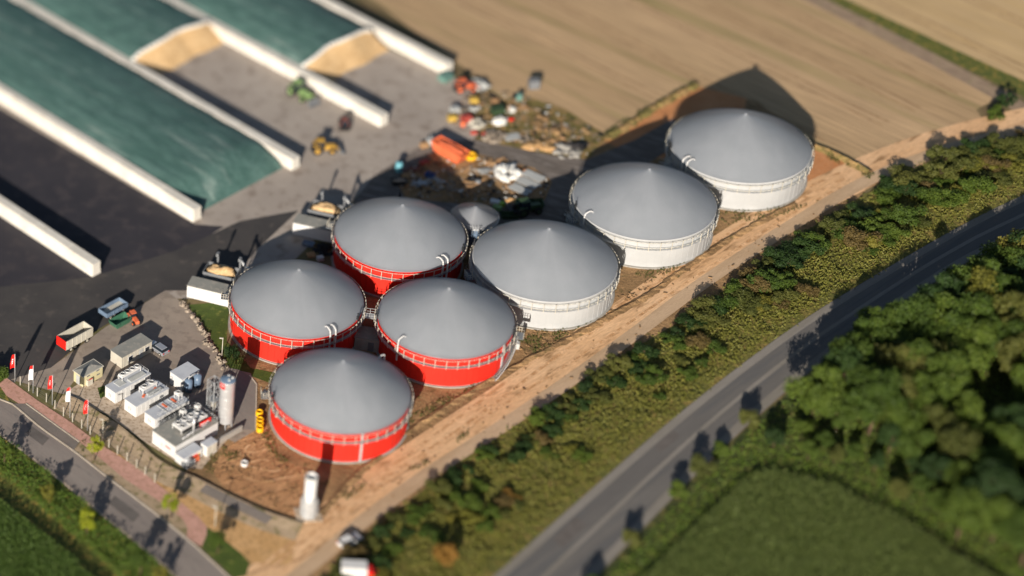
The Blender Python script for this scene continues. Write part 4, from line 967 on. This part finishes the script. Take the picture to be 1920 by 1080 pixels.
heap('timber_rubble', 'broken brown timber and soil by the black sheeting', 'debris', (1048, 268), 16, .5, 2.0, 'wood', 4, .4, .5, 'chunk')
heap('tarp_heap', 'dark crumpled tarpaulin lying in the weeds above the ring road', 'sheeting', (1043, 243), 4, .9, 1.0, 'black_sheet', 3, .35, .2, 'fold')
heap('stone_heap', 'small tan stone heap at the foot of the weedy slope', 'rubble', (990, 262), 14, .45, 1.6, 'rubble', 3, .7, .4, 'stone')
heap('net_heap', 'heap of dark netting and plates left of the white film', 'debris', (918, 325), 14, .5, 1.5, 'mid_grey', 4, .5, .5, 'plate')
heap('brick_rubble', 'reddish rubble between white film heap and grey panels', 'rubble', (975, 322), 16, .4, 1.5, 'red_earth', 3, .5, .3, 'brick_piece')
heap('scrap_heap', 'dark scrap metal on top of the sawn timber', 'scrap', (888, 338), 12, .45, 1.1, 'dark', 4, .6, .7, 'scrap_piece')
planks('beam_stack', 'pale beams lying at the upper end of the storage ground', (905, 322), 10, 2.6, .5, 'panel_grey', .3)
planks('lath_pile', 'brown laths on the weedy ground beside the teal bin', (985, 205), 14, 2.4, .7, 'wood', .9)
planks('pole_pile', 'long grey poles left of the blue trough in shade', (790, 345), 10, 3.2, .6, 'galv', .35, 'poles')
pallet_stack('pallets beside the blue plastic tank in shade', (762, 332), 'wood', .2, 3, 1.3)
pallet_stack('pallets behind the white film heap near the asphalt bend', (942, 302), 'wood', .6, 2, 1.3)
crate('dark red box in shade beside the steel sections', (795, 308), 'dull_red', 1.6, .9, .7, .5)
crate('pale box at the upper end of the orange container', (806, 270), 'panel_grey', 1.4, 1.1, 1.0, .3)
crate('tan crate beside the upper end of the orange container', (795, 276), 'wood', 1.5, 1.0, .8, .6)
sacks('pale bags at the end of the orange container facing the yard', (815, 262), 'panel_grey', 4, .7)
barrel('orange drum next to the red crate on the strip', (868, 236), 'orange_paint', .5, 1.0)
barrel('grey drum near the small lime boxes in shade', (950, 378), 'panel_grey', .45, 1.0)
skip('dark_green_trough', 'long dark green trough in the deepest shade beside the cone tank', (955, 408), R(10), 'dark_green', 3.6, 1.6, 1.0)
skip('grey_skip_shade', 'grey skip in shade between green container and white tank', (965, 395), R(25), 'mid_grey', 2.6, 1.6, .9)

def litter(name, label, polys, n, material, sz, seed):
    r_ = random.Random(seed); m = MB()
    for poly, q in polys:
        P = L_(*poly); xs = [p.x for p in P]; ys = [p.y for p in P]; k = 0
        while k < int(n*q):
            x, y = r_.uniform(min(xs), max(xs)), r_.uniform(min(ys), max(ys))
            if not inside((x, y), P) or mnoise.noise(Vector((x*.35, y*.35, seed))) < r_.uniform(-.25, .3): continue
            k += 1; a = sz*r_.uniform(.4, 1.5)
            m.box(x, y, .05+r_.random()*.15, a*r_.uniform(.6, 2.6), a*r_.uniform(.4, 1), a*r_.uniform(.15, .6), r_.uniform(0, 3.14))
    tag(m.build(name, material), label, 'litter', kind='stuff')
YA = ((742, 338), (800, 292), (850, 285), (930, 299), (1000, 318), (1032, 342), (1018, 374), (980, 386), (880, 382), (760, 370)); YB = ((850, 235), (880, 160), (985, 180), (1060, 215), (1140, 258), (1100, 296), (1000, 282), (900, 258))
for k, (mt, n_, sz, lb) in enumerate((('wood', 420, .3, 'brown wood scraps strewn over the storage ground'), ('rubble', 420, .32, 'grey rubble bits strewn over the storage ground'), ('white_film', 130, .3, 'white plastic scraps strewn over the storage ground'), ('dark', 260, .34, 'dark scraps strewn over the storage ground'))):
    litter('yard_litter', lb, ((YA, .55), (YB, .45)), n_, mt, sz, k+3)

EA = ((600, 960), (700, 860), (900, 720), (1140, 590), (1345, 455), (1500, 385), (1560, 400), (1300, 580), (1000, 760), (800, 880), (640, 1010)); EB = ((395, 880), (440, 822), (500, 800), (520, 860), (600, 890), (570, 975), (500, 950), (420, 915)); EC = ((690, 855), (780, 790), (960, 690), (1140, 590), (1345, 455), (1150, 560), (960, 640), (940, 700), (780, 770))
litter('soil_clods', 'clods of earth strewn over the bare ground beside the tanks', ((EA, .12), (EB, .4), (EC, .48)), 800, 'dirt', .2, 31)

# ------------------------------------------------------------------ plants
def scatter(poly, spacing, rng, jit=.45):
    xs = [p.x for p in poly]; ys = [p.y for p in poly]; out = []; y = min(ys); r_ = 0
    while y < max(ys):
        x = min(xs)+(spacing/2 if r_ % 2 else 0)
        while x < max(xs):
            p = (x+rng.uniform(-jit, jit)*spacing, y+rng.uniform(-jit, jit)*spacing)
            if inside(p, poly): out.append(p)
            x += spacing
        y += spacing*.87; r_ += 1
    return out
def leaf(m, c, d, size, rng):
    """one leaf clump: a folded pair of faces facing roughly d"""
    n = (d+Vector((rng.gauss(0, .55), rng.gauss(0, .55), rng.gauss(0, .55)))).normalized()
    a = n.orthogonal().normalized(); b = n.cross(a); t = rng.uniform(0, 6.28)
    a, b = a*math.cos(t)+b*math.sin(t), b*math.cos(t)-a*math.sin(t)
    L = size*rng.uniform(.7, 1.3); W = L*.55; f = n*(L*.18)
    o = len(m.v); m.v += [tuple(c-a*L/2), tuple(c-b*W/2-f), tuple(c+a*L/2), tuple(c+b*W/2-f)]
    m.f += [(o, o+1, o+2), (o, o+2, o+3)]; m.sm += [False, False]
def crown_mb(seed, rad, h0, h1, nclump, nleaf, size, rng=None):
    rng = random.Random(seed); m = MB(); hc = (h0+h1)/2; hr = (h1-h0)/2; cl = []
    for i in range(nclump):
        while True:
            p = Vector((rng.uniform(-1, 1), rng.uniform(-1, 1), rng.uniform(-1, 1)))
            if .25 < p.length < .85: break
        cl.append((Vector((p.x*rad, p.y*rad, hc+p.z*hr)), rng.uniform(.26, .46)*rad))
    for i in range(nleaf):
        c, r_ = cl[rng.randrange(nclump)]
        d = Vector((rng.gauss(0, 1), rng.gauss(0, 1), rng.gauss(.25, 1))).normalized()
        leaf(m, c+d*r_*rng.uniform(.55, 1.08), d, size, rng)
    return m, cl
def trunk_mb(h, r_, cl, seed):
    rng = random.Random(seed); m = MB(); p = Vector((0, 0, 0)); q = Vector((rng.uniform(-.1, .1), rng.uniform(-.1, .1), h*.5)); e = Vector((rng.uniform(-.2, .2), rng.uniform(-.2, .2), h))
    m.cyl(p, q, r_, r_*.75, 8).cyl(q, e, r_*.75, r_*.3, 8)
    for c, k in cl[:7]:
        m.cyl(q.lerp(e, rng.uniform(0, .6)), c, r_*.4, r_*.12, 5)
    return m
PROTO = {}
def proto(kind, k):
    key = (kind, k)
    if key in PROTO: return PROTO[key]
    if kind == 'bush': mb, cl = crown_mb(k*17+3, 1.75, .15, 3.0, 11, 1800, .3); tr = trunk_mb(1.6, .09, cl, k)
    elif kind == 'tree': mb, cl = crown_mb(k*13+5, 3.1, 1.6, 7.6, 24, 5200, .38); tr = trunk_mb(5.0, .22, cl, k)
    else: mb, cl = crown_mb(k*11+7, 1.3, 1.5, 5.3, 16, 950, .3); tr = trunk_mb(4.4, .09, cl, k)
    PROTO[key] = (mb, tr.mesh('trunk', 'bark'), {}); return PROTO[key]
def plant(name, label, cat, kind, k, leafm, pos, sc, group=None, rng=random):
    mb, tr, cache = proto(kind, k)
    if leafm not in cache: cache[leafm] = mb.mesh('crown', leafm)
    t = thing(name, label, cat, (pos[0], pos[1], 0), rng.uniform(0, 6.28), group); t.scale = sc
    inst(cache[leafm], 'crown', t); inst(tr, 'trunk', t)
    return t
rng = random.Random(5)
# young street trees
plant('street_tree', 'young yellow-green street tree on the soil strip by the lay-by', 'tree', 'young', 0, 'leaf_lime', G(177, 863), (1.2, 1.2, 1.05), 'young street trees')
plant('street_tree', 'young yellow-green street tree nearest the road on the soil strip, by the corner', 'tree', 'young', 1, 'leaf_lime', G(321, 972), (1.25, 1.25, 1.1), 'young street trees')
plant('street_tree', 'young green street tree on the corner lawn', 'tree', 'young', 2, 'leaf_green', G(407, 1040), (1.25, 1.25, 1.0), 'young street trees')
for k, (px, s_) in enumerate((((92, 948), .95), ((163, 1004), 1.1), ((262, 1082), 1.15), ((8, 872), 1.0), ((300, 1100), .9))):
    plant('verge_tree', ('young tree on the weedy verge, second from the left edge', 'young tree in the middle of the weedy verge before the maize', 'young tree on the verge at the bottom edge', 'young tree on the verge at the left edge', 'last young tree on the verge below the bottom edge')[k], 'tree', 'young', k % 4, ('leaf_yellow', 'leaf_lime', 'leaf_green', 'leaf_green', 'leaf_yellow')[k], G(*px), (s_*1.25, s_*1.25, s_), 'verge trees beside the maize')
plant('round_bush', 'round bright green bush at the plant entrance on the left edge', 'bush', 'bush', 0, 'leaf_green', G(-2, 712), (1.2, 1.2, 1.3))
plant('lawn_tree', 'dark green tree on the lawn shaded by the silo', 'tree', 'bush', 1, 'leaf_dark', G(437, 672), (.9, .9, 1.2))
plant('field_bush', 'dark bush at the far end of the field corner, upper one', 'bush', 'bush', 2, 'leaf_dark', G(1885, 200), (1.0, 1.0, 1.0), 'bushes at the field corner')
plant('field_bush', 'green bush on the grassy triangle by the farm track, lower one', 'bush', 'bush', 3, 'leaf_green', G(1868, 222), (1.2, 1.0, .8), 'bushes at the field corner')
# hedge between dirt track and main road
HT = smooth_line(L_((560, 1125), (660, 1035), (760, 955), (860, 880), (960, 812), (1060, 748), (1160, 682), (1280, 610), (1400, 522), (1500, 452), (1600, 388), (1700, 328), (1800, 288), (1920, 258), (2050, 225)), 2)
HB = smooth_line(L_((860, 1135), (960, 1035), (1100, 905), (1280, 755), (1453, 622), (1580, 540), (1780, 425), (1920, 356), (2150, 256)), 2)
at = lambda Ln, q: Ln[min(len(Ln)-1, int(q*(len(Ln)-1)))]
n_b = 0; placed = []
HL = {'leaf_dark': 'dark green hedge bush between the dirt track and the main road', 'leaf_green': 'mid green hedge bush between the dirt track and the main road', 'leaf_olive': 'olive hedge bush between the dirt track and the main road',
      'leaf_yellow': 'yellowish hedge bush between the dirt track and the main road', 'leaf_orange': 'orange autumn bush in the hedge by the main road', 'leaf_brown': 'brownish hedge bush between the dirt track and the main road', 'leaf_lime': 'lime green hedge bush between the dirt track and the main road'}
tries = 0
while n_b < 170 and tries < 9000:
    tries += 1
    q = rng.random(); s_ = rng.random()**1.5*.74+.04
    p = at(HT, q).lerp(at(HB, q), s_)
    gap = 1.9 if q > .45 else 2.2
    if any((p-o).length < gap for o in placed): continue
    if s_ > .3 and mnoise.noise(Vector((p.x*.07, p.y*.07, 2))) < (-.15 if q > .5 else 0): continue
    placed.append(p); n_b += 1
    u = rng.random()
    if s_ < .35: lm = 'leaf_dark' if u < .28 else 'leaf_olive' if u < .7 else 'leaf_green' if u < .95 else 'leaf_brown'
    elif s_ < .7: lm = 'leaf_yellow' if u < .17 else 'leaf_green' if u < .55 else 'leaf_green' if u < .68 else 'leaf_olive' if u < .855 else 'leaf_orange' if u < .865 else 'leaf_brown'
    else: lm = 'leaf_olive' if u < .5 else 'leaf_brown' if u < .58 else 'leaf_green' if u < .9 else 'leaf_yellow'
    big = rng.uniform(.7, 1.35)*(1.2 if q > .5 else .95)*(.75 if s_ > .7 else 1)
    seg = ('near the bottom edge', 'opposite the flare stack', 'opposite the nearest red tank', 'opposite the red tank by the track', 'opposite the first white tank', 'opposite the middle white tank', 'opposite the farthest white tank', 'near the right edge')[min(7, int(q*8))]
    plant('hedge_bush', HL[lm].split(' between')[0].split(' in the')[0]+(' on the dirt-track side, ' if s_ < .3 else ' mid-hedge, ' if s_ < .6 else ' on the road side, ')+seg, 'bush', 'bush', rng.randrange(5), lm, p, (big*1.12, big*1.12, big*rng.uniform(.45, .78)), 'hedge bushes, '+lm[5:], rng)
plant('hedge_tree', 'orange autumn shrub in the hedge near the bottom edge beside the road', 'bush', 'bush', 2, 'leaf_orange', G(832, 1062), (1.1, 1.1, 1.6))
# undergrowth of the hedge bank, one mass
m = MB(); r2 = random.Random(9)
for i in range(26000):
    q = r2.random(); p = at(HT, q).lerp(at(HB, q), r2.uniform(0, 1.0)); p = p+Vector((r2.uniform(-1.5, 1.5), r2.uniform(-1.5, 1.5), 0))
    hh = max(0, .5+.9*mnoise.noise(Vector((p.x*.25, p.y*.25, 0))))
    leaf(m, Vector((p.x, p.y, .12+r2.random()*hh)), Vector((0, -.2, 1)), .5, r2)
tag(m.build('hedge_undergrowth', 'grass_dry'), 'low olive scrub covering the bank of the hedge', 'undergrowth', kind='stuff')
# wood on the right of the road
WP = L_((1430, 845), (1480, 775), (1560, 703), (1640, 650), (1720, 600), (1800, 552), (1920, 490), (2080, 420), (2150, 1180), (1960, 1110), (1860, 1060), (1720, 965), (1600, 905), (1500, 870))
WLab = {'leaf_dark': 'dark green tree in the wood right of the main road', 'leaf_green': 'mid green tree in the wood right of the main road', 'leaf_olive': 'olive green tree in the wood right of the main road', 'leaf_yellow': 'yellowish tree in the wood right of the main road'}
holes = [(G(1850, 790), 6.5), (G(1910, 950), 5)]
for p in scatter(WP, 5.4, rng, .3):
    v_ = Vector((p[0], p[1], 0))
    if any((v_-h[0]).length < h[1] for h in holes): continue
    u = rng.random(); lm = 'leaf_green' if u < .6 else 'leaf_dark' if u < .75 else 'leaf_olive' if u < .97 else 'leaf_yellow'
    s_ = rng.uniform(1.05, 1.5)
    d1 = min((v_-G(1450, 850)).length, (v_-G(1540, 882)).length, (v_-G(1650, 920)).length)
    if min((v_-o).length for o in RR_) < 8: s_ = max(s_, 1.3)
    if d1 < 8: s_ *= .4
    elif d1 < 12: s_ *= .65
    near = min((v_-o).length for o in RR_); pq = (v_-CAM); px_ = PCX+FPX*pq.dot(rt)/pq.dot(fw)
    wl_ = WLab[lm].split(' in the')[0]+(' at the roadside' if near < 7 else ' in the second row from the road' if near < 14 else ' in the middle of the wood' if near < 26 else ' deep in the wood')
    wl_ += ', leftmost part' if px_ < 1560 else ', left of centre' if px_ < 1680 else ', right of centre' if px_ < 1800 else ', by the right edge' if px_ < 1920 else ', past the right edge'
    plant('wood_tree', wl_, 'tree', 'tree', rng.randrange(5), lm, p, (s_, s_, s_*rng.uniform(.85, 1.15)), 'wood trees, '+lm[5:], rng)
for k, (px, s_) in enumerate((((1098, 1128), 1.15), ((1180, 1035), 1.0), ((1262, 948), .95), ((1306, 902), 1.05), ((1342, 868), .9), ((1400, 812), 1.1))):
    plant('roadside_bush', 'tall leafy bush on the right verge of the main road, '+('at the bottom edge', 'second from the bottom edge', 'third from the bottom edge', 'fourth from the bottom edge', 'fifth from the bottom edge', 'nearest the wood')[k], 'bush', 'bush', k % 4, ('leaf_green', 'leaf_olive')[k % 2], G(px[0]+8, px[1]-12), (s_*1.05, s_*1.05, s_*1.25), 'tall bushes along the right road verge')
m = MB(); r2 = random.Random(21)
UP = L_((1135, 1085), (1290, 925), (1415, 800), (1565, 672), (1785, 520), (1930, 446), (2150, 380), (2150, 1150), (1960, 1110), (1860, 1070), (1720, 985), (1560, 910), (1440, 885), (1400, 900), (1300, 1000), (1200, 1090))
for p in scatter(UP, .55, r2):
    hh = max(0, .35+.7*mnoise.noise(Vector((p[0]*.2, p[1]*.2, 5))))
    leaf(m, Vector((p[0], p[1], .1+r2.random()*hh)), Vector((0, -.2, 1)), .6, r2)
tag(m.build('wood_undergrowth', 'grass_leaf'), 'rough grass and scrub on the ground of the wood', 'undergrowth', kind='stuff')
# maize: plants in rows, one mass for each field
def maize(name, label, poly, row, step, h, leafm, seed):
    r_ = random.Random(seed); m = MB(); e = V; g = U
    ps = [(p.dot(e), p.dot(g)) for p in poly]; lo = [min(q[i] for q in ps) for i in (0, 1)]; hi = [max(q[i] for q in ps) for i in (0, 1)]
    b = lo[1]
    while b < hi[1]:
        a = lo[0]
        while a < hi[0]:
            c = e*(a+r_.uniform(-.1, .1))+g*(b+r_.uniform(-.07, .07)); a += step
            if not inside((c.x, c.y), poly): continue
            hh = h*r_.uniform(.85, 1.08)
            for k in range(7):
                t = math.atan2(e.y, e.x)+(math.pi if r_.random() < .5 else 0)+r_.gauss(0, .55); d = Vector((math.cos(t), math.sin(t), 0)); z = hh*(.35+.6*k/7); s_ = Vector((-d.y, d.x, 0))*.06; ln = r_.uniform(.45, .7)*(1.15-.5*k/7)
                p0 = c+Vector((0, 0, z)); p1 = c+d*ln*.55+Vector((0, 0, z+.28)); p2 = c+d*ln+Vector((0, 0, z+.02))
                o = len(m.v); m.v += [tuple(p0-s_*.6), tuple(p0+s_*.6), tuple(p1+s_*1.4), tuple(p1-s_*1.4), tuple(p2)]
                m.f += [(o, o+1, o+2, o+3), (o+3, o+2, o+4)]; m.sm += [False]*2
            o = len(m.v); m.v += [tuple(c+Vector((-.02, 0, 0))), tuple(c+Vector((.02, 0, 0))), tuple(c+Vector((0, .02, hh)))]; m.f.append((o, o+1, o+2)); m.sm.append(False)
        b += row
    return tag(m.build(name, leafm), label, 'crop', kind='stuff')
maize('maize_crop', 'dense rows of green maize in the bottom left corner', L_((-120, 865), (0, 945), (85, 1015), (168, 1085), (200, 1120), (60, 1190), (-140, 1100)), .9, .28, 2.3, 'corn_leaf', 1)
maize('maize_crop', 'dark olive maize field in the bottom right corner', L_((985, 1320), (1170, 1125), (1300, 998), (1400, 905), (1440, 888), (1560, 918), (1700, 990), (1850, 1085), (2030, 1210), (1930, 1340), (1400, 1400)), .8, .4, 2.0, 'corn_dry', 2)
# weeds on the left verge
m = MB(); r2 = random.Random(4)
VG = L_((-120, 745), (0, 822), (83, 884), (187, 970), (283, 1048), (330, 1095), (250, 1110), (130, 1000), (0, 890), (-120, 810))
for p in scatter(VG, .24, r2):
    hh = max(.2, 1.15+1.5*mnoise.noise(Vector((p[0]*.35, p[1]*.35, 3))))
    leaf(m, Vector((p[0], p[1], .05+r2.random()*hh)), Vector((0, -.3, 1)), .38, r2)
tag(m.build('verge_weeds', 'grass_leaf'), 'knee-high green weeds along the road verge by the maize', 'weeds', kind='stuff')
# weeds around tanks and on the storage strip
m = MB(); r2 = random.Random(6)
for poly, sp in ((L_((700, 850), (780, 792), (880, 735), (960, 688), (955, 650), (935, 702), (850, 735), (775, 775)), .55), (L_((968, 640), (1040, 622), (1150, 585), (1135, 592), (1000, 662)), .55), (L_((1175, 515), (1250, 505), (1345, 450), (1240, 525)), .55), (L_((845, 828), (878, 808), (884, 814), (852, 836)), .4), (L_((765, 880), (800, 862), (806, 868), (770, 888)), .45), (L_((985, 185), (1060, 210), (1135, 258), (1100, 290), (1000, 270), (930, 235)), .7), (L_((960, 640), (1040, 612), (1080, 620), (1010, 668)), .7), (L_((1340, 400), (1500, 385), (1545, 375), (1470, 405), (1360, 425)), .6),
                 (L_((480, 820), (500, 810), (560, 880), (530, 872)), .5), (L_((430, 660), (455, 665), (465, 690), (440, 686)), .4), (L_((415, 840), (445, 832), (452, 862), (425, 868)), .5), (L_((150, 800), (180, 825), (190, 848), (150, 850)), .9),
                 (L_((640, 930), (680, 905), (690, 912), (650, 940)), .5), (L_((1130, 250), (1215, 200), (1300, 152), (1306, 158), (1220, 208), (1136, 256)), .4), (L_((1525, 268), (1560, 285), (1640, 328), (1630, 338), (1550, 296)), .4), (L_((385, 855), (420, 850), (400, 890), (380, 885)), .5)):
    for p in scatter(poly, sp, r2):
        if mnoise.noise(Vector((p[0]*.5, p[1]*.5, 8))) < -.1: continue
        for k in range(3): leaf(m, Vector((p[0]+r2.uniform(-.2, .2), p[1]+r2.uniform(-.2, .2), .06+r2.random()*.4)), Vector((0, -.3, 1)), .32, r2)
tag(m.build('site_weeds', 'leaf_olive'), 'scattered dry weeds around the tanks and field edges', 'weeds', kind='stuff')
